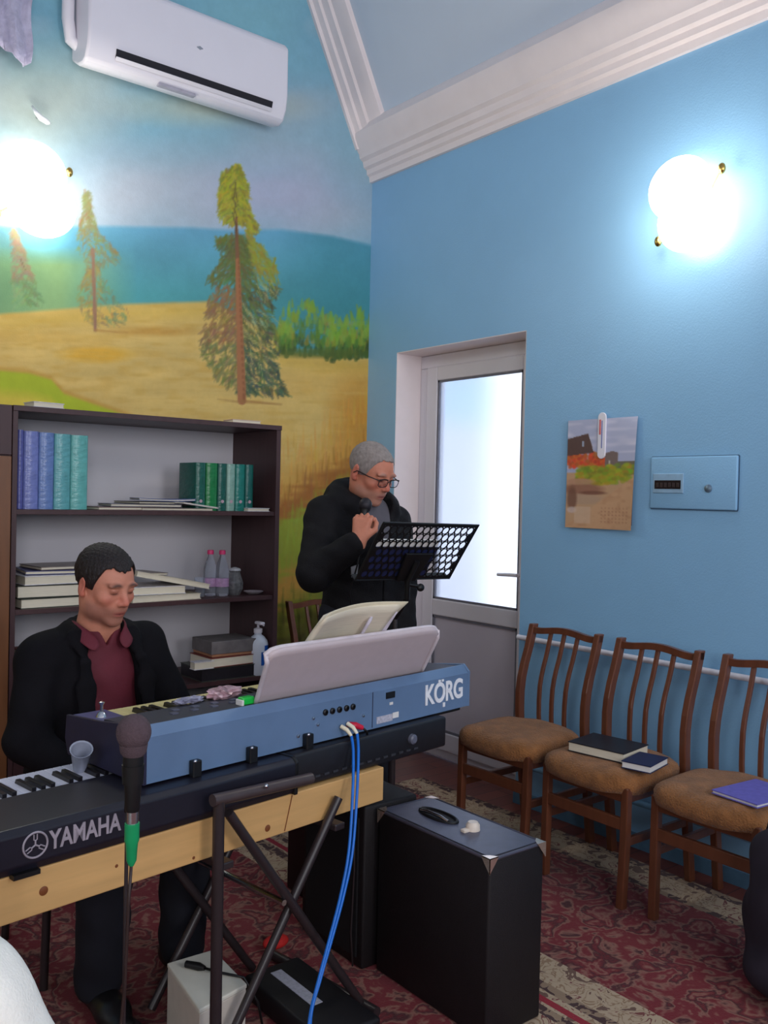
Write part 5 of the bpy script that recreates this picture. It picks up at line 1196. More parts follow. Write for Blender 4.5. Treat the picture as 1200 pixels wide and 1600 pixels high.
for r_ in range(rows_):
    off = cw*0.5 if r_ % 2 else 0.0; n_ = cols_-1 if r_ % 2 else cols_
    y0, y1 = mgy+r_*chh, mgy+(r_+1)*chh
    if off: quad(mgx, y0, mgx+off, y1); quad(W_-mgx-off, y0, W_-mgx, y1)
    for c_ in range(n_):
        x0 = mgx+off+c_*cw; x1 = x0+cw; cx_, cy_ = (x0+x1)/2, (y0+y1)/2; ro = 0.42
        K = 16; inner = []; outer = []
        for k in range(K):
            a = 2*PI*k/K+PI/K; ca, sa = math.cos(a), math.sin(a)
            inner.append(b.bm.verts.new(dpt(cx_+ro*cw*ca, cy_+ro*chh*1.02*sa)))
            m2 = max(abs(ca), abs(sa)); outer.append(b.bm.verts.new(dpt(cx_+cw/2*ca/m2, cy_+chh/2*sa/m2)))
        for k in range(K): b.bm.faces.new((outer[k], outer[(k+1) % K], inner[(k+1) % K], inner[k]))
o = b.build('desk', M['black'], t); q = o.modifiers.new('solid', 'SOLIDIFY'); q.thickness = 0.002; q.offset = 0
b = MB(); b.tube([dpt(0, 0), dpt(W_, 0), dpt(W_, H_), dpt(0, H_), dpt(0, 0)], 0.004, 8); b.build('desk_rim', M['black'], t)
b = MB(); b.prism([dpt(0, H_), dpt(W_, H_), dpt(W_, H_, 0.035*(1.0 if nrm[1] > 0 else -1.0)), dpt(0, H_, 0.035*(1.0 if nrm[1] > 0 else -1.0))], tuple(ey_/H_*0.003)); lip = b.build('desk_lip', M['black'], t)
cpt = np.array(dpt(W_*0.5, H_*0.62, 0.0)); 
sgn = -1.0 if nrm[1] > 0 else 1.0      # side facing the camera
off_c = tuple(nrm*0.012*sgn)
b = MB(); b.prism([tuple(np.array(dpt(W_*x, H_*y))+nrm*0.003*sgn) for x, y in ((0.36, 0.50), (0.64, 0.50), (0.60, 1.0), (0.40, 1.0))], tuple(nrm*0.010*sgn)); b.build('mount_plate', M['black'], t, bevel=0.002)
pz = np.array(dpt(W_*0.5, H_*0.98))+nrm*0.02*sgn
b = MB(); b.tube([tuple(cpt+nrm*0.015*sgn), tuple(pz), (0, pz[1]-0.0+0.012, 1.06), (0, 0, 0.98)], 0.011, 12); b.build('neck', M['black'], t, smooth='auto')
b = MB(); b.tube([(0, 0, 0.60), (0, 0, 1.02)], 0.010, 12); b.tube([(0, 0, 0.10), (0, 0, 0.66)], 0.014, 12); b.build('pole', M['black_metal'], t, smooth='auto')
b = MB(); b.tube([tuple(pz+np.array([0.0, 0, -0.01])), tuple(pz+np.array([0.045, -0.01, -0.018]))], [0.007, 0.007], 10); b.ell(tuple(pz+np.array([0.055, -0.012, -0.024])), (0.017, 0.012, 0.015), 14); b.build('tilt_knob', M['black'], t, smooth='auto')
for k in range(3):
    a = math.radians(120*k); b = MB(); b.tube([(0.014*math.cos(a), 0.014*math.sin(a), 0.26), (0.24*math.cos(a), 0.24*math.sin(a), 0.008)], 0.007, 8); b.tube([(0.012*math.cos(a), 0.012*math.sin(a), 0.10), (0.15*math.cos(a), 0.15*math.sin(a), 0.10)], 0.005, 8); lg = b.build('leg', M['black_metal'], t, smooth='auto')
    b = MB(); b.ell((0.242*math.cos(a), 0.242*math.sin(a), 0.010), (0.012, 0.012, 0.010), 10); b.build('rubber_tip', M['black'], lg, smooth=True)
# open book lying on the desk
rdir = -sgn
t = tag(empty('open_bible', tuple(rt)), 'open book with white pages and dark blue cover lying on the music stand desk', 'book')
def dslab(x0, x1, y0, y1, o0, o1, m, nm):
    b = MB(); b.prism([tuple(np.array(dpt(W_*x, H_*y))+nrm*o0*rdir) for x, y in ((x0, y0), (x1, y0), (x1, y1), (x0, y1))], tuple(nrm*(o1-o0)*rdir)); return b.build(nm, m, t)
dslab(0.02, 0.70, 0.42, 0.97, 0.0025, 0.005, cov['dark_blue_cover'], 'cover')
dslab(0.04, 0.355, 0.33, 0.95, 0.0052, 0.020, M['paper'], 'page_block'); dslab(0.365, 0.68, 0.33, 0.95, 0.0052, 0.020, M['paper'], 'page_block')
# ------------------------------------------------------------------ people: signed-distance modelling turned into one continuous mesh
def rotm(rx=0, ry=0, rz=0):
    return np.array(Euler((rx, ry, rz)).to_matrix())
class Field:
    def __init__(s, lo, hi, res):
        s.lo = np.array(lo, float); s.res = res
        n = np.ceil((np.array(hi)-s.lo)/res).astype(int)+1
        s.ax = [s.lo[i]+res*np.arange(n[i]) for i in range(3)]
        s.F = np.full(tuple(n), 0.2, np.float32)
    def _sub(s, lo, hi):
        sl = []
        for i in range(3):
            a = int(max(0, math.floor((lo[i]-s.lo[i])/s.res))); c = int(min(len(s.ax[i]), math.ceil((hi[i]-s.lo[i])/s.res)+1)); sl.append(slice(a, max(a, c)))
        X, Y, Z = np.meshgrid(s.ax[0][sl[0]], s.ax[1][sl[1]], s.ax[2][sl[2]], indexing='ij', sparse=False)
        return tuple(sl), np.stack([X, Y, Z], -1)
    def _mix(s, sl, d, k, op):
        f = s.F[sl]
        if op == 'sub':
            d = -d; 
            if k > 0:
                h = np.clip(0.5-0.5*(f-d)/k, 0, 1); s.F[sl] = f*(1-h)+d*h+k*h*(1-h)
            else: s.F[sl] = np.maximum(f, d)
        else:
            if k > 0:
                h = np.clip(0.5+0.5*(f-d)/k, 0, 1); s.F[sl] = f*(1-h)+d*h-k*h*(1-h)
            else: s.F[sl] = np.minimum(f, d)
    def cap(s, a, b, ra, rb, k=0.02, op='add', flat=(1, 1, 1)):
        a = np.array(a, float); b = np.array(b, float); m = max(ra, rb)+k+0.03
        sl, P = s._sub(np.minimum(a, b)-m, np.maximum(a, b)+m)
        if P.size == 0: return
        ba = b-a; L = float(ba@ba)+1e-9; t = np.clip(((P-a)@ba)/L, 0, 1)
        q = (P-a-t[..., None]*ba)/np.array(flat)
        d = (np.linalg.norm(q, axis=-1)-(ra+(rb-ra)*t))*min(flat)
        s._mix(sl, d.astype(np.float32), k, op)
    def ell(s, c, r, R=None, k=0.02, op='add'):
        c = np.array(c, float); r = np.array(r, float); m = r.max()+k+0.03
        sl, P = s._sub(c-m, c+m)
        if P.size == 0: return
        q = P-c
        if R is not None: q = q@R
        k0 = np.linalg.norm(q/r, axis=-1)+1e-9; k1 = np.linalg.norm(q/(r*r), axis=-1)+1e-9
        s._mix(sl, (k0*(k0-1)/k1).astype(np.float32), k, op)
    def func(s, lo, hi, fn, op='add', k=0.0):
        sl, P = s._sub(lo, hi)
        if P.size: s._mix(sl, fn(P).astype(np.float32), k, op)
    def wrinkle(s, amp, fn):
        sl, P = s._sub(s.lo, s.lo+np.array([len(a)*s.res for a in s.ax])); m = np.abs(s.F) < 0.04
        s.F[m] += (amp*fn(P[m])).astype(np.float32)
    def mesh(s, name, m, parent, color=None, smooth_it=0):
        F = s.F; S = F < 0; nx_, ny_, nz_ = F.shape
        for ax in range(3):       # close at borders
            idx = [slice(None)]*3; idx[ax] = 0; S[tuple(idx)] = False; idx[ax] = -1; S[tuple(idx)] = False
        pts_c, pts_p, quads = [], [], []
        for ax in range(3):
            a = [slice(None)]*3; c = [slice(None)]*3; a[ax] = slice(0, -1); c[ax] = slice(1, None)
            E = S[tuple(a)] != S[tuple(c)]; ijk = np.argwhere(E)
            if len(ijk) == 0: continue
            step = np.zeros(3, int); step[ax] = 1
            f0 = F[tuple(ijk.T)]; f1 = F[tuple((ijk+step).T)]; den = f0-f1; den[np.abs(den) < 1e-9] = 1e-9
            t = np.clip(f0/den, 0, 1); p = ijk.astype(float); p[:, ax] += t
            o = [i for i in range(3) if i != ax]; e1 = np.zeros(3, int); e2 = np.zeros(3, int); e1[o[0]] = 1; e2[o[1]] = 1
            cells = [ijk, ijk-e1, ijk-e1-e2, ijk-e2]
            ids = [(q[:, 0]*ny_+q[:, 1])*nz_+q[:, 2] for q in cells]
            for q in ids: pts_c.append(q); pts_p.append(p)
            Q = np.stack(ids, 1); flip = S[tuple(ijk.T)]
            if ax == 1: flip = ~flip
            Q[flip] = Q[flip][:, ::-1]; quads.append(Q)
        C_ = np.concatenate(pts_c); Pp = np.concatenate(pts_p); u, inv = np.unique(C_, return_inverse=True)
        cnt = np.bincount(inv); V = np.stack([np.bincount(inv, Pp[:, i])/cnt for i in range(3)], 1)
        Q = np.searchsorted(u, np.concatenate(quads))
        for _ in range(smooth_it):
            A1 = np.concatenate([Q[:, 0], Q[:, 1], Q[:, 2], Q[:, 3]]*2); B1 = np.concatenate([Q[:, 1], Q[:, 2], Q[:, 3], Q[:, 0], Q[:, 3], Q[:, 0], Q[:, 1], Q[:, 2]])
            cn = np.bincount(A1, minlength=len(V)); V = 0.5*V+0.5*np.stack([np.bincount(A1, V[B1, i], minlength=len(V))/cn for i in range(3)], 1)
        V = s.lo+V*s.res
        me = bpy.data.meshes.new(name); me.vertices.add(len(V)); me.vertices.foreach_set('co', V.astype(np.float32).ravel())
        me.loops.add(len(Q)*4); me.loops.foreach_set('vertex_index', Q.astype(np.int32).ravel())
        me.polygons.add(len(Q)); me.polygons.foreach_set('loop_start', np.arange(0, len(Q)*4, 4, dtype=np.int32)); me.polygons.foreach_set('loop_total', np.full(len(Q), 4, np.int32))
        me.polygons.foreach_set('use_smooth', np.ones(len(Q), bool))
        me.update(calc_edges=True); me.validate()
        if color is not None:
            ca = me.color_attributes.new('paint', 'FLOAT_COLOR', 'POINT')
            ca.data.foreach_set('color', np.concatenate([color(V), np.ones((len(V), 1))], 1).astype(np.float32).ravel())
        me.materials.append(m); o = bpy.data.objects.new(name, me); COL.objects.link(o); o.parent = parent
        return o

skin_mat = mat_attr('skin', rough=0.5, spec=0.35, noise=0.05, nscale=60, bump=0.12, bscale=300, sss=0.12)
class Head:
    """head-local frame: faces -y, z up, origin between the ears"""
    def __init__(s, c, R, sc=1.0): s.c = np.array(c, float); s.R = R; s.sc = sc
    def P(s, x, y, z): return s.c+s.R@(np.array([x, y, z])*s.sc)
    def build(s, f, neck_base, old=False):
        S_ = s.sc; R = s.R
        def E(x, y, z, r, k=0.015, op='add', Rl=None): f.ell(s.P(x, y, z), np.array(r)*S_, R if Rl is None else R@Rl, k*S_, op)
        def Cc(p, q, ra, rb, k=0.01, op='add'): f.cap(s.P(*p), s.P(*q), ra*S_, rb*S_, k*S_, op)
        E(0, 0.016, 0.038, (0.075, 0.094, 0.082)); E(0, -0.030, 0.020, (0.066, 0.062, 0.070), 0.02)
        E(0, -0.030, -0.040, (0.058, 0.060, 0.068), 0.03); E(0, -0.022, -0.062, (0.052, 0.060, 0.042), 0.025)
        E(0, -0.074, -0.096, (0.026, 0.020, 0.019), 0.025)
        for q in (-1, 1):
            E(q*0.046, -0.012, -0.068, (0.014, 0.030, 0.020), 0.03); E(q*0.043, -0.062, -0.022, (0.020, 0.020, 0.016), 0.022)
            E(q*0.034, -0.085, 0.026, (0.022, 0.010, 0.007), 0.014)
            E(q*0.031, -0.100, 0.006, (0.017, 0.014, 0.011), 0.012, 'sub')
            E(q*0.031, -0.0765, 0.005, (0.0135, 0.0135, 0.0115), 0.004)
            E(q*0.031, -0.082, 0.011, (0.015, 0.010, 0.005), 0.004)
            Rl = rotm(0, 0, q*0.35); E(q*0.077, 0.014, -0.004, (0.008, 0.020, 0.032), 0.006, Rl=Rl)
            E(q*0.086, 0.008, 0.0, (0.005, 0.011, 0.017), 0.005, 'sub'); E(q*0.078, 0.006, -0.028, (0.007, 0.010, 0.009), 0.006)
        Cc((0, -0.084, 0.014), (0, -0.110, -0.024), 0.0085, 0.0115, 0.012)
        for q in (-1, 1): E(q*0.012, -0.099, -0.030, (0.008, 0.010, 0.0075), 0.008)
        E(0, -0.080, -0.052, (0.030, 0.014, 0.020), 0.02)
        E(0, -0.0895, -0.0595, (0.024, 0.0085, 0.0048), 0.005); E(0, -0.0885, -0.0705, (0.020, 0.0090, 0.0060), 0.005)
        E(0, -0.101, -0.0648, (0.024, 0.008, 0.0016), 0.002, 'sub')
        if old:
            for q in (-1, 1): Cc((q*0.020, -0.100, -0.034), (q*0.034, -0.088, -0.066), 0.002, 0.002, 0.006, 'sub')
        f.cap(s.P(0, 0.022, -0.045), np.array(neck_base), 0.056*S_, 0.060*S_, 0.035)
    def colors(s, V, base, stubble, lipc, brow, old=False):
        L = ((V-s.c)@s.R)/s.sc; x, y, z = L.T; ax = np.abs(x)
        c = np.ones((len(V), 3))*np.array(lin(base)); inh = (np.abs(z+0.0) < 0.16)&(np.abs(y) < 0.16)&(ax < 0.1)
        def g(m, col, a): c[:] = c+(np.array(lin(col))-c)*(np.clip(m, 0, 1)*a*inh)[:, None]
        g(np.exp(-((x/0.018)**2+((z+0.022)/0.02)**2))*(y < -0.08), (196, 96, 84), 0.55)
        g(np.exp(-(((ax-0.045)/0.02)**2+((z+0.024)/0.02)**2))*(y < -0.03), (196, 98, 84), 0.45)
        g((ax > 0.073)*(np.abs(z) < 0.045), (196, 96, 84), 0.5)
        st = np.clip((-z-0.036)/0.02, 0, 1)*np.clip((-y+0.01)/0.03, 0, 1)*np.clip((0.125+z)/0.015, 0, 1)
        g(st, stubble, 0.55)
        g(np.exp(-((ax/0.022)**4+((z+0.065)/0.0085)**4))*(y < -0.08), lipc, 0.75)
        g(np.exp(-((ax/0.02)**4+((z+0.0648)/0.0026)**4))*(y < -0.08), (90, 40, 38), 0.8)
        by = 0.0265+0.0035*np.sin(np.clip((ax-0.012)/0.035, 0, 1)*PI)
        g(np.exp(-(((ax-0.032)/0.021)**4+((z-by)/0.0055)**2))*(y < -0.055), brow, 0.9 if not old else 0.6)
        g(np.exp(-(((ax-0.031)/0.0125)**4+((z-0.001)/0.0034)**2))*(y < -0.06), (46, 26, 24), 0.9)
        g(np.exp(-(((ax-0.031)/0.015)**2+((z-0.008)/0.010)**2))*(y < -0.05), (150, 84, 72), 0.35)
        return c
def hand(f, wrist, palm_dir, palm_nrm, side, curl, k=0.004, size=1.0, hold=None):
    """palm_dir: wrist to knuckles, palm_nrm: out of the palm; side=+1 thumb towards cross(dir,nrm)"""
    d = np.array(palm_dir, float); d /= np.linalg.norm(d); n = np.array(palm_nrm, float); n -= d*(n@d); n /= np.linalg.norm(n); a = np.cross(d, n)*side
    w = np.array(wrist, float); z = size
    f.cap(w-d*0.02, w+d*0.012, 0.027*z, 0.025*z, 0.012)
    for t_ in (-0.026, -0.009, 0.009, 0.026): f.cap(w+d*0.012+a*t_*0.55*z, w+d*0.080*z+a*t_*z, 0.0165*z, 0.0125*z, 0.010)
    L = {0.028: (0.040, 0.025, 0.020), 0.0095: (0.044, 0.028, 0.022), -0.0095: (0.041, 0.026, 0.021), -0.027: (0.033, 0.020, 0.018)}
    for t_, (l1, l2, l3) in L.items():
        p = w+d*(0.082 if abs(t_) < 0.02 else 0.076)*z+a*t_*z; dirn = d.copy(); ang = 0
        for l, cc_, r0, r1 in ((l1, curl[0], 0.0092, 0.0085), (l2, curl[1], 0.0084, 0.0078), (l3, curl[2], 0.0077, 0.0068)):
            ang += cc_; dd = d*math.cos(ang)+n*math.sin(ang); q = p+dd*l*z; f.cap(p, q, r0*z, r1*z, k); p = q
    p = w+d*0.022*z+a*0.026*z; q = p+(d*0.62+a*0.55+n*0.45)*0.045*z; f.cap(p, q, 0.015*z, 0.0115*z, 0.010)
    q2 = q+(d*0.85+n*0.60-a*0.05)*0.034*z; f.cap(q, q2, 0.0108*z, 0.0095*z, 0.004); q3 = q2+(d*0.75+n*0.55-a*0.45)*0.026*z; f.cap(q2, q3, 0.0094*z, 0.0080*z, 0.004)

black_cloth = mat('black_padded_cloth', (16, 14, 18), rough=0.8, var=0.2, scale=12, bump=0.3, bscale=220, spec=0.3)
suit_cloth = mat('black_suit_wool', (15, 13, 18), rough=0.85, var=0.15, scale=20, bump=0.2, bscale=400, spec=0.2)
trous_cloth = mat('dark_trouser_cloth', (16, 17, 28), rough=0.9, var=0.2, scale=14)

# ---------- standing person with microphone
BP = np.array([2.30, 2.985, 0.012])
person = tag(empty('person', tuple(BP)), 'standing person in black hooded jacket and glasses, speaking into a microphone over the music stand', 'person')
def wl(p): return np.array(p, float)-BP
hc = wl((2.262, 2.905, 1.548))
hd1 = Head(hc, rotm(math.radians(24), math.radians(0), math.radians(10)), 1.0)
nb = wl((2.285, 2.985, 1.435))
sR, eR, wR = wl((2.105, 3.00, 1.375)), wl((1.985, 2.885, 1.150)), wl((2.082, 2.735, 1.285))
sL, eL, wL_ = wl((2.462, 3.000, 1.340)), wl((2.450, 2.93, 1.08)), wl((2.425, 2.86, 0.865))
mic_top = wl((2.118, 2.742, 1.398)); mic_dir = np.array([0.16, 0.42, 0.86]); mic_dir /= np.linalg.norm(mic_dir)
f = Field((-0.42, -0.36, 0.0), (0.42, 0.16, 1.76), 0.0037)
hd1.build(f, nb, old=True)
f.ell((0, 0.02, 1.30), (0.15, 0.080, 0.12), None, 0.04); f.cap((0, 0.02, 1.25), (0, 0.01, 0.98), 0.088, 0.10, 0.04, flat=(1.3, 0.9, 1)); f.ell((0, 0.01, 0.93), (0.155, 0.11, 0.10), None, 0.05)
f.cap(nb+np.array([0, 0.01, -0.02]), (0, 0.01, 1.36), 0.062, 0.08, 0.04)
for S1, E1, W1_ in ((sR, eR, wR), (sL, eL, wL_)):
    f.cap(S1, E1, 0.050, 0.040, 0.03); f.cap(E1, W1_, 0.040, 0.026, 0.015)
for q in (-1, 1):
    f.cap((q*0.085, 0.01, 0.90), (q*0.10, 0.0, 0.50), 0.082, 0.055, 0.03); f.cap((q*0.10, 0.0, 0.50), (q*0.105, 0.02, 0.09), 0.052, 0.036, 0.02); f.cap((q*0.105, 0.02, 0.05), (q*0.115, -0.12, 0.035), 0.036, 0.028, 0.02)
# right hand closes round the microphone, left hand rests behind the desk
hdR = np.array([0.22, 0.25, 0.94]); 
hand(f, wR, (0.20, 0.05, 0.97), (0.72, 0.66, -0.15), -1, (0.95, 1.15, 0.8), size=0.98)
hand(f, wL_, (-0.10, -0.22, -0.95), (-0.9, 0.3, 0.0), 1, (0.35, 0.4, 0.3), size=0.98)
SK1 = (200, 128, 102)
f.mesh('body', skin_mat, person, lambda V: hd1.colors(V, SK1, (168, 130, 116), (176, 96, 88), (120, 104, 98), True))
# trousers, shoes
f = Field((-0.30, -0.2, 0.03), (0.30, 0.2, 1.08), 0.008)
f.ell((0, 0.01, 0.95), (0.18, 0.135, 0.11), None, 0.04)
for q in (-1, 1): f.cap((q*0.090, 0.01, 0.92), (q*0.105, 0.0, 0.52), 0.108, 0.082, 0.03); f.cap((q*0.105, 0.0, 0.52), (q*0.110, 0.022, 0.07), 0.082, 0.066, 0.02)
f.wrinkle(0.004, lambda P: np.sin(P[:, 2]*46+P[:, 0]*20)*np.sin(P[:, 1]*30)); f.mesh('trousers', trous_cloth, person)
def shoe(parent, c, rz=0.0):
    f = Field((c[0]-0.09, c[1]-0.26, c[2]-0.01), (c[0]+0.09, c[1]+0.14, c[2]+0.14), 0.006)
    f.cap((c[0], c[1]+0.05, c[2]+0.045), (c[0]+rz, c[1]-0.10, c[2]+0.038), 0.044, 0.044, 0.02, flat=(1, 1, 0.85)); f.cap((c[0]+rz, c[1]-0.10, c[2]+0.032), (c[0]+rz*1.4, c[1]-0.16, c[2]+0.026), 0.042, 0.034, 0.02, flat=(1, 1, 0.75)); f.cap((c[0], c[1]+0.04, c[2]+0.05), (c[0], c[1]+0.045, c[2]+0.10), 0.046, 0.044, 0.02)
    f.func((c[0]-1, c[1]-1, c[2]-0.1), (c[0]+1, c[1]+1, c[2]+0.05), lambda P: (P[..., 2]-c[2]-0.002), op='sub')
    f.mesh('shoe', mat('black_leather', (24, 22, 24), rough=0.35), parent)
for q in (-1, 1): shoe(person, (q*0.108, 0.0, 0.0), q*0.01)
# grey shirt under the jacket
f = Field((-0.24, -0.2, 1.0), (0.24, 0.2, 1.50), 0.006)
f.ell((0, -0.005, 1.30), (0.165, 0.112, 0.14), None, 0.05); f.cap((0, -0.01, 1.25), (0, -0.01, 1.02), 0.115, 0.12, 0.05, flat=(1.25, 0.95, 1)); f.cap(nb+np.array([0, -0.01, -0.015]), (0, -0.0, 1.35), 0.070, 0.09, 0.03)
f.mesh('shirt', mat('charcoal_shirt', (88, 84, 92), rough=0.85, var=0.08), person)
# jacket with hood, open at the neck
f = Field((-0.46, -0.32, 0.80), (0.46, 0.26, 1.56), 0.0062)
f.ell((0, 0.015, 1.28), (0.195, 0.140, 0.165), None, 0.06); f.cap((0, 0.01, 1.24), (0, 0.005, 0.92), 0.135, 0.148, 0.05, flat=(1.22, 1.0, 1)); f.ell((0, 0.01, 0.90), (0.185, 0.155, 0.10), None, 0.04)
f.cap(sR, nb+np.array([-0.03, 0.02, -0.05]), 0.060, 0.075, 0.05); f.cap(sL, nb+np.array([0.03, 0.02, -0.05]), 0.060, 0.075, 0.05)
for S1, E1, W1_ in ((sR, eR, wR), (sL, eL, wL_)):
    f.cap(S1+np.array([0, 0, -0.012]), E1, 0.078, 0.070, 0.05); f.cap(E1, E1+(W1_-E1)*0.86, 0.070, 0.050, 0.02)
# hood roll and collar
for k in range(15):
    a = math.radians(-38+256*k/14); r_ = 0.105; p = nb+np.array([r_*math.cos(a)*1.05, r_*math.sin(a)*0.98-0.005, -0.005+0.040*math.sin(a)]); rr_ = 0.042+0.012*max(0, math.sin(a)); f.ell(p, (rr_, rr_, rr_*1.05), None, 0.03)
f.ell(nb+np.array([0, 0.125, -0.03]), (0.12, 0.06, 0.085), None, 0.03)
f.cap(nb+np.array([0.02, -0.02, 0.07]), nb+np.array([0, -0.075, -0.03]), 0.062, 0.068, 0.015, 'sub')
def vneck(P):
    return np.abs(P[..., 0]+0.0)-np.clip((P[..., 2]-1.20)*0.30, -0.02, 0.075)+np.where(P[..., 1] > -0.02, 1.0, 0.0)
f.func((-0.12, -0.32, 1.18), (0.12, -0.02, 1.56), vneck, op='sub', k=0.006)
f.wrinkle(0.0024, lambda P: np.sin(P[:, 2]*48+np.sin(P[:, 0]*22)*2.4)*np.cos(P[:, 0]*16+P[:, 1]*20)+0.5*np.sin(P[:, 2]*90+P[:, 0]*60))
f.func((-0.01, -0.32, 0.80), (0.01, -0.10, 1.22), lambda P: np.abs(P[..., 0])-0.0025+np.where(P[..., 1] > -0.10, 1, 0), op='sub', k=0.003)
jk = f.mesh('jacket', black_cloth, person, smooth_it=1)
b = MB(); b.prism([tuple(wl((2.085, 2.790, 1.18))+np.array(v)) for v in ((0, 0, 0), (0.03, -0.008, 0.01), (0.025, -0.008, -0.03), (0.005, 0, -0.04))], (0, -0.003, 0)); b.build('reflective_patch', mat('grey_patch', (130, 130, 136), rough=0.5), person)
# hair: short grey
def hair(hd, name, m, parent, hairline, th=0.006, res=0.0035, rough_amp=0.0015, side=-0.005):
    c = hd.c; f = Field(c-0.14, c+0.15, res)
    S_ = hd.sc; f.ell(hd.P(0, 0.016, 0.038), np.array((0.075+th, 0.094+th, 0.082+th))*S_, hd.R, 0); f.ell(hd.P(0, -0.026, 0.028), np.array((0.066+th*0.8, 0.062+th*0.5, 0.070+th))*S_, hd.R, 0.02*S_)
    def cut(P):
        L = ((P-c)@hd.R)/S_; x, y, z = L[..., 0], L[..., 1], L[..., 2]
        # keep where z above the hairline surface
        zl = hairline(x, y)
        return (z-zl)
    sl, P = f._sub(f.lo, f.lo+0.3)
    f.F[sl] = np.maximum(f.F[sl], (-(cut(P)))*0.8)
    f.wrinkle(rough_amp, lambda P: np.sin(P[:, 0]*420+P[:, 2]*90)*np.sin(P[:, 1]*260+P[:, 2]*150)+np.sin(P[:, 0]*800)*0.5)
    return f.mesh(name, m, parent)
def hl_old(x, y):
    # forehead high at the front, sideburn at the ears, down to the nape behind
    front = 0.080-0.10*np.abs(x)+0.004*np.sin(x*190)*np.sin(y*170)
    t_ = np.clip((y+0.062)/0.03, 0, 1); mid = -0.012; back = -0.060
    t2 = np.clip((y-0.015)/0.03, 0, 1)
    return (front*(1-t_)+mid*t_)*(1-t2)+back*t2
hair(hd1, 'hair', mat('short_grey_hair', (142, 131, 126), rough=0.8, var=0.22, scale=60, bump=0.15, bscale=500), person, hl_old, th=0.0035, rough_amp=0.001)
# glasses
def glasses(hd, parent):
    g = tuple; mt = mat('dark_glasses_frame', (30, 22, 24), rough=0.3)
    b = MB()
    for q in (-1, 1):
        cx = q*0.033; ring = []
        for k in range(25):
            a = 2*PI*k/24; ca, sa = math.cos(a), math.sin(a); ring.append(g(hd.P(cx+0.0255*math.copysign(abs(ca)**0.6, ca), -0.108+0.006*abs(cx+0.0255*ca)*8, 0.000+0.0165*math.copysign(abs(sa)**0.7, sa))))
        b.tube(ring, 0.0016, 6, cap=False)
        b.tube([g(hd.P(q*0.0585, -0.104, 0.010)), g(hd.P(q*0.078, -0.060, 0.008)), g(hd.P(q*0.083, 0.0, 0.006)), g(hd.P(q*0.083, 0.016, -0.008))], 0.0022, 6)
        b.tube([g(hd.P(cx-0.0255, -0.107, 0.0135)), g(hd.P(cx, -0.107, 0.0175)), g(hd.P(cx+0.0255, -0.105, 0.0135))], 0.0024, 6)
    b.tube([g(hd.P(-0.009, -0.110, 0.006)), g(hd.P(0, -0.114, 0.009)), g(hd.P(0.009, -0.110, 0.006))], 0.0018, 6)
    fr = b.build('glasses', mt, parent, smooth='auto')
    for q in (-1, 1):
        b = MB(); cx = q*0.033; vs = []
        for k in range(24):
            a = 2*PI*k/24; ca, sa = math.cos(a), math.sin(a); vs.append(g(hd.P(cx+0.0245*math.copysign(abs(ca)**0.6, ca), -0.108+0.006*abs(cx)*8, 0.0+0.0158*math.copysign(abs(sa)**0.7, sa))))
        b.prism(vs, tuple(hd.R@np.array([0, 0.0012, 0]))); b.build('lens', mat('spectacle_lens', (240, 244, 250), rough=0.03, trans=1.0, ior=1.05, var=0), fr)
glasses(hd1, person)
# hand microphone held by the standing person
cgrip = BP+wR+np.array([0.20, 0.05, 0.97])*0.062+np.array([0.72, 0.66, -0.15])*0.030
t = tag(empty('hand_microphone', tuple(cgrip)), 'black hand microphone held up to the mouth of the standing person', 'microphone')
md = np.array([0.28, 0.22, 0.93]); md /= np.linalg.norm(md)
b = MB(); b.tube([tuple(md*-0.10), tuple(md*0.0), tuple(md*0.055), tuple(md*0.062)], [0.011, 0.0135, 0.016, 0.021], 18); b.build('handle', M['black'], t, smooth='auto')
b = MB(); b.ell(tuple(md*0.084), (0.026, 0.026, 0.028), 24); b.build('mic_head', mat('dark_mesh_grille', (44, 40, 46), rough=0.5, metal=0.4, var=0.3, scale=500), t, smooth=True)
b = MB(); b.tube([tuple(md*-0.10), tuple(md*-0.14+np.array([0, 0.01, -0.02])), (-0.02, 0.05, -0.26), (0.02, 0.06, -0.42), (0.10, 0.03, -0.60), (0.16, 0.05, -1.0), (0.14, 0.0, -1.355), (0.0, -0.2, -1.36)], 0.003, 8); b.build('cable', M['black'], t, smooth=True)

# ---------- seated person behind the keyboards
BS = np.array([1.075, 2.74, 0.012])
seated = tag(empty('person', tuple(BS)), 'seated dark haired person in black suit jacket and maroon shirt behind the blue synthesizer', 'person')
def ws(p): return np.array(p, float)-BS
hc2 = ws((1.068, 2.668, 1.168)); hd2 = Head(hc2, rotm(math.radians(16), math.radians(0), math.radians(17)), 0.955)
nb2 = ws((1.072, 2.725, 1.035))
sR, eR, wR = ws((0.905, 2.745, 0.950)), ws((0.842, 2.66, 0.730)), ws((0.955, 2.475, 0.62))
sL, eL, wL_ = ws((1.230, 2.745, 0.960)), ws((1.310, 2.67, 0.735)), ws((1.215, 2.48, 0.62))
f = Field((-0.32, -0.56, 0.0), (0.34, 0.20, 1.31), 0.0037)
hd2.build(f, nb2)
f.ell((0, 0.035, 0.90), (0.145, 0.080, 0.12), None, 0.04); f.cap((0, 0.035, 0.86), (0, 0.035, 0.60), 0.082, 0.098, 0.04, flat=(1.3, 0.95, 1)); f.ell((0, 0.03, 0.54), (0.165, 0.125, 0.09), None, 0.05); f.cap(nb2, (0, 0.03, 0.95), 0.058, 0.06, 0.03)
for S1, E1, W1_ in ((sR, eR, wR), (sL, eL, wL_)): f.cap(S1, E1, 0.050, 0.042, 0.03); f.cap(E1, W1_, 0.040, 0.026, 0.015)
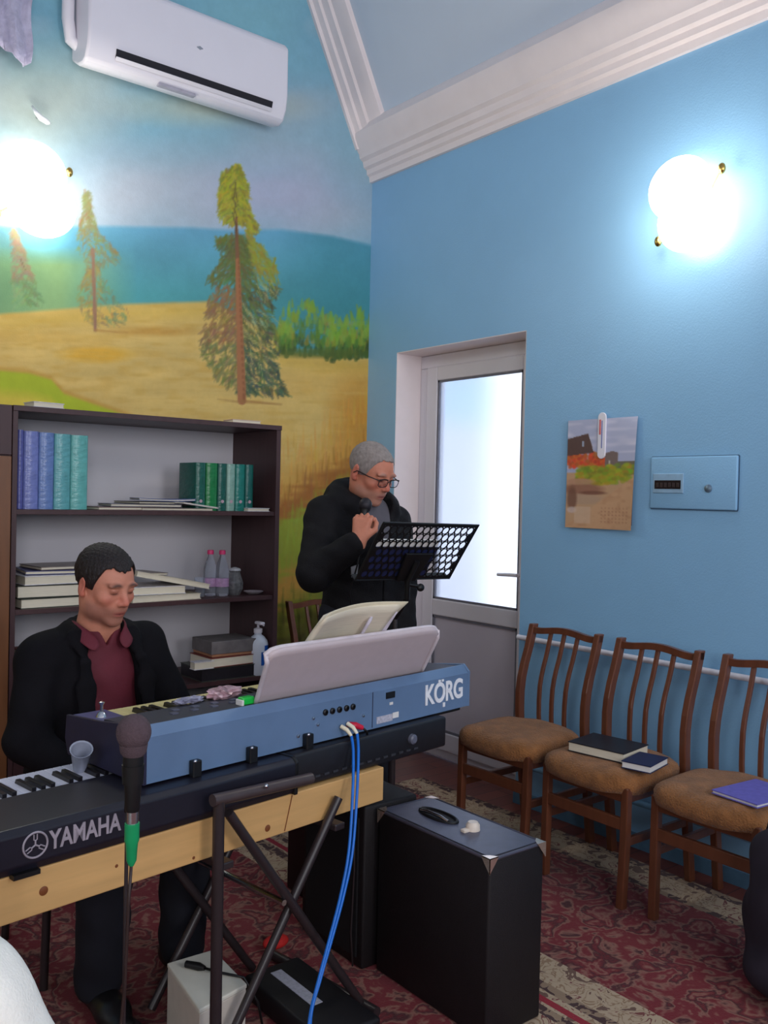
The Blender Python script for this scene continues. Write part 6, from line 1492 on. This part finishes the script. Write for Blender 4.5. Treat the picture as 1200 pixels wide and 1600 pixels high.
hand(f, wR, (0.35, -0.85, -0.1), (0, -0.1, -1), 1, (0.3, 0.35, 0.3)); hand(f, wL_, (-0.35, -0.85, -0.1), (0, -0.1, -1), -1, (0.3, 0.35, 0.3))
KN_ = {-1: (ws((0.965, 2.36, 0.515)), ws((0.975, 2.43, 0.09))), 1: (ws((1.20, 2.36, 0.515)), ws((1.245, 2.47, 0.09)))}
for q in (-1, 1):
    kn, an = KN_[q]; f.cap((q*0.09, 0.02, 0.53), kn, 0.078, 0.056, 0.03); f.cap(kn, an, 0.054, 0.036, 0.02); f.cap(an+np.array([0, 0, -0.04]), an+np.array([0.0, -0.13, -0.055]), 0.034, 0.027, 0.02)
SK2 = (204, 136, 112)
f.mesh('body', skin_mat, seated, lambda V: hd2.colors(V, SK2, (132, 92, 84), (178, 92, 84), (40, 26, 26)))
f = Field((-0.30, -0.52, 0.04), (0.34, 0.22, 0.70), 0.008)
f.ell((0, 0.03, 0.55), (0.19, 0.15, 0.105), None, 0.04)
for q in (-1, 1):
    kn, an = KN_[q]; f.cap((q*0.09, 0.02, 0.535), kn, 0.098, 0.078, 0.03); f.cap(kn, an, 0.078, 0.066, 0.02)
f.wrinkle(0.004, lambda P: np.sin(P[:, 2]*46+P[:, 0]*20)*np.sin(P[:, 1]*30)); f.mesh('trousers', trous_cloth, seated)
for q in (-1, 1):
    kn, an = KN_[q]; shoe(seated, (an[0], an[1], 0.0), 0.0)
# maroon shirt with collar and placket
maroon = mat('maroon_shirt_cloth', (100, 32, 46), rough=0.75, var=0.10, scale=14, bump=0.15, bscale=300)
f = Field((-0.22, -0.24, 0.50), (0.22, 0.22, 1.06), 0.0055)
f.ell((0, 0.02, 0.90), (0.155, 0.108, 0.135), None, 0.05); f.cap((0, 0.02, 0.85), (0, 0.015, 0.58), 0.108, 0.130, 0.05, flat=(1.2, 0.95, 1)); f.cap(nb2+np.array([0, 0, -0.03]), (0, 0.01, 0.93), 0.068, 0.085, 0.03)
f.func((-0.07, -0.24, 0.96), (0.07, -0.02, 1.06), lambda P: np.abs(P[..., 0])-np.clip((P[..., 2]-0.97)*0.55, -0.02, 0.045)+np.where(P[..., 1] > -0.03, 1, 0), op='sub', k=0.004)
f.wrinkle(0.003, lambda P: np.sin(P[:, 2]*42+np.sin(P[:, 0]*26)*2)*np.cos(P[:, 0]*18)); sh = f.mesh('shirt', maroon, seated, smooth_it=1)
b = MB()
for q in (-1, 1):
    pts = []
    ring = [nb2+np.array([q*0.072, 0.035, 0.022]), nb2+np.array([q*0.078, -0.02, 0.018]), nb2+np.array([q*0.062, -0.062, 0.002]), nb2+np.array([q*0.022, -0.088, -0.030])]
    low = [nb2+np.array([q*0.085, 0.04, -0.012]), nb2+np.array([q*0.094, -0.02, -0.018]), nb2+np.array([q*0.084, -0.080, -0.034]), nb2+np.array([q*0.048, -0.112, -0.070])]
    vt = [b.bm.verts.new(tuple(p)) for p in ring]; vl = [b.bm.verts.new(tuple(p)) for p in low]
    for i in range(3): b.bm.faces.new((vt[i], vt[i+1], vl[i+1], vl[i]))
o = b.build('collar', maroon, sh, smooth=True); q_ = o.modifiers.new('sub', 'SUBSURF'); q_.levels = 2; q_.render_levels = 2; q_ = o.modifiers.new('solid', 'SOLIDIFY'); q_.thickness = 0.004
# suit jacket hanging open
f = Field((-0.34, -0.36, 0.48), (0.36, 0.24, 1.10), 0.006)
f.ell((0, 0.03, 0.89), (0.190, 0.135, 0.150), None, 0.06); f.cap((0, 0.03, 0.85), (0, 0.03, 0.56), 0.140, 0.160, 0.05, flat=(1.28, 0.98, 1)); f.cap(sR, nb2+np.array([-0.03, 0.02, -0.055]), 0.052, 0.062, 0.05); f.cap(sL, nb2+np.array([0.03, 0.02, -0.055]), 0.052, 0.062, 0.05)
for S1, E1, W1_ in ((sR, eR, wR), (sL, eL, wL_)): f.cap(S1, E1, 0.068, 0.062, 0.045); f.cap(E1, E1+(W1_-E1)*0.9, 0.060, 0.046, 0.02)
for k in range(11):
    a = math.radians(-20+220*k/10); p = nb2+np.array([0.088*math.cos(a), 0.082*math.sin(a)+0.005, -0.015+0.018*math.sin(a)]); f.ell(p, (0.022, 0.022, 0.026), None, 0.02)
f.cap(nb2+np.array([0, -0.03, 0.06]), nb2+np.array([0, -0.05, -0.01]), 0.066, 0.068, 0.008, 'sub')
def opening(P):
    z = P[..., 2]; half = np.interp(z, [0.50, 0.70, 0.85, 0.97, 1.05], [0.092, 0.086, 0.076, 0.064, 0.060]); cx = np.interp(z, [0.5, 0.75, 1.0], [0.045, 0.030, 0.002])
    return np.abs(P[..., 0]-cx)-half+np.where(P[..., 1] > -0.045, 1, 0)
f.func((-0.17, -0.36, 0.48), (0.19, -0.045, 1.10), opening, op='sub', k=0.008)
for q in (-1, 1):
    top = nb2+np.array([q*0.082, -0.045, -0.02]); prev = top
    for z in (0.93, 0.86, 0.78, 0.68, 0.58):
        half = float(np.interp(z, [0.50, 0.70, 0.85, 0.97, 1.05], [0.092, 0.086, 0.076, 0.064, 0.060])); cx = float(np.interp(z, [0.5, 0.75, 1.0], [0.045, 0.030, 0.002]))
        wl_2 = 0.020 if z > 0.7 else 0.008
        p = np.array([cx+q*(half+wl_2), -0.112-0.01*(z < 0.8), z]); f.cap(prev, p, 0.016, 0.014, 0.010, flat=(1.5, 0.6, 1)); prev = p
f.wrinkle(0.0035, lambda P: np.sin(P[:, 2]*34+np.sin(P[:, 0]*22)*2)*np.cos(P[:, 0]*16+P[:, 1]*18)); f.mesh('suit_jacket', suit_cloth, seated, smooth_it=1)
def hl_young(x, y):
    front = 0.069+0.016*np.exp(-((x-0.036)/0.016)**2)+0.008*np.exp(-((x+0.040)/0.014)**2)-0.30*np.clip(np.abs(x)-0.052, 0, 1)+0.002*np.sin(x*300)
    t_ = np.clip((y+0.052)/0.026, 0, 1); t2 = np.clip((y-0.006)/0.03, 0, 1)
    return (front*(1-t_)-0.006*t_)*(1-t2)-0.060*t2
hair(hd2, 'hair', mat('dark_brown_hair', (30, 20, 20), rough=0.55, var=0.3, scale=120, stretch=(1, 1, 0.4), bump=0.5, bscale=300), seated, hl_young, th=0.008)
# the seated person's stool
t = tag(empty('piano_chair', (1.075, 2.80, 0.012)), 'black chair under the seated person behind the keyboards', 'chair')
b = MB(); b.box((-0.20, -0.19, 0.385), (0.20, 0.20, 0.435), bev=0.015, seg=3); b.build('seat', mat('black_vinyl_seat', (26, 24, 28), rough=0.5), t, smooth='auto')
for sx in (-1, 1):
    for sy in (-1, 1):
        b = MB(); b.tube([(sx*0.175, sy*0.17, 0.39), (sx*0.19, sy*0.185, 0)], 0.0125, 10); b.build('leg', M['black_metal'], t, smooth='auto')

# ---------- cream form made up for a sleeve, lower left, dark form made up for a knee, right edge
f = Field((-0.28, -0.12, 0.0), (0.28, 0.14, 0.96), 0.008)
wcx = np.array([0.268, 1.312, 0.012])
def cover(P):
    x, y, z = P[..., 0], P[..., 1], P[..., 2]
    hw = np.clip(0.105+0.55*(0.86-z), 0.105, 0.24); top = 0.862
    q = np.stack([np.abs(x)-hw+0.05, np.abs(y+0.02*(z-0.5))-0.030+0.02, np.maximum(z-top+0.05, -z*0+(-z+0.0)-0.0)], -1)
    return np.linalg.norm(np.maximum(q, 0), axis=-1)+np.minimum(q.max(-1), 0)-0.05-0.012*(z < 0.3)*(0.3-z)
f.func((-0.28, -0.12, 0.0), (0.28, 0.14, 0.96), cover)
f.wrinkle(0.006, lambda P: np.sin(P[:, 0]*40+P[:, 2]*14)*np.cos(P[:, 2]*9)+0.6*np.sin(P[:, 0]*24-P[:, 2]*30))
o = f.mesh('white_sleeve_form', mat('cream_cloth', (250, 246, 236), rough=0.85, var=0.05, scale=30, bump=0.25, bscale=250), None, smooth_it=1); o.location = wcx; o.rotation_euler = (0, 0, math.radians(-38))
tag(o, 'cream white rounded cloth form standing in for a sleeve at the lower left corner', 'cloth')
f = Field((-0.2, -0.22, -0.01), (0.2, 0.22, 0.56), 0.008)
f.ell((0, 0, 0.22), (0.13, 0.155, 0.22), None, 0.04); f.ell((0.0, 0.02, 0.40), (0.10, 0.12, 0.10), None, 0.06); f.ell((-0.02, -0.02, 0.08), (0.13, 0.16, 0.085), None, 0.05)
f.wrinkle(0.007, lambda P: np.sin(P[:, 2]*30+np.sin(P[:, 1]*18)*2)*np.cos(P[:, 1]*22+P[:, 0]*15))
t = tag(empty('soft_knee_form', (2.60, 1.27, 0.016)), 'dark purplish soft bag standing against the nearest chair at the right edge', 'bag')
f.mesh('form_body', mat('dark_plum_cloth', (40, 32, 44), rough=0.85, var=0.2, scale=14), t, smooth_it=1)
b = MB(); b.tube([(0.0, -0.06, 0.46), (-0.01, -0.05, 0.53), (0, 0.02, 0.56), (0.01, 0.09, 0.53), (0, 0.10, 0.46)], 0.008, 8); b.build('strap', mat('dark_strap', (40, 34, 44), rough=0.8), t, smooth=True)
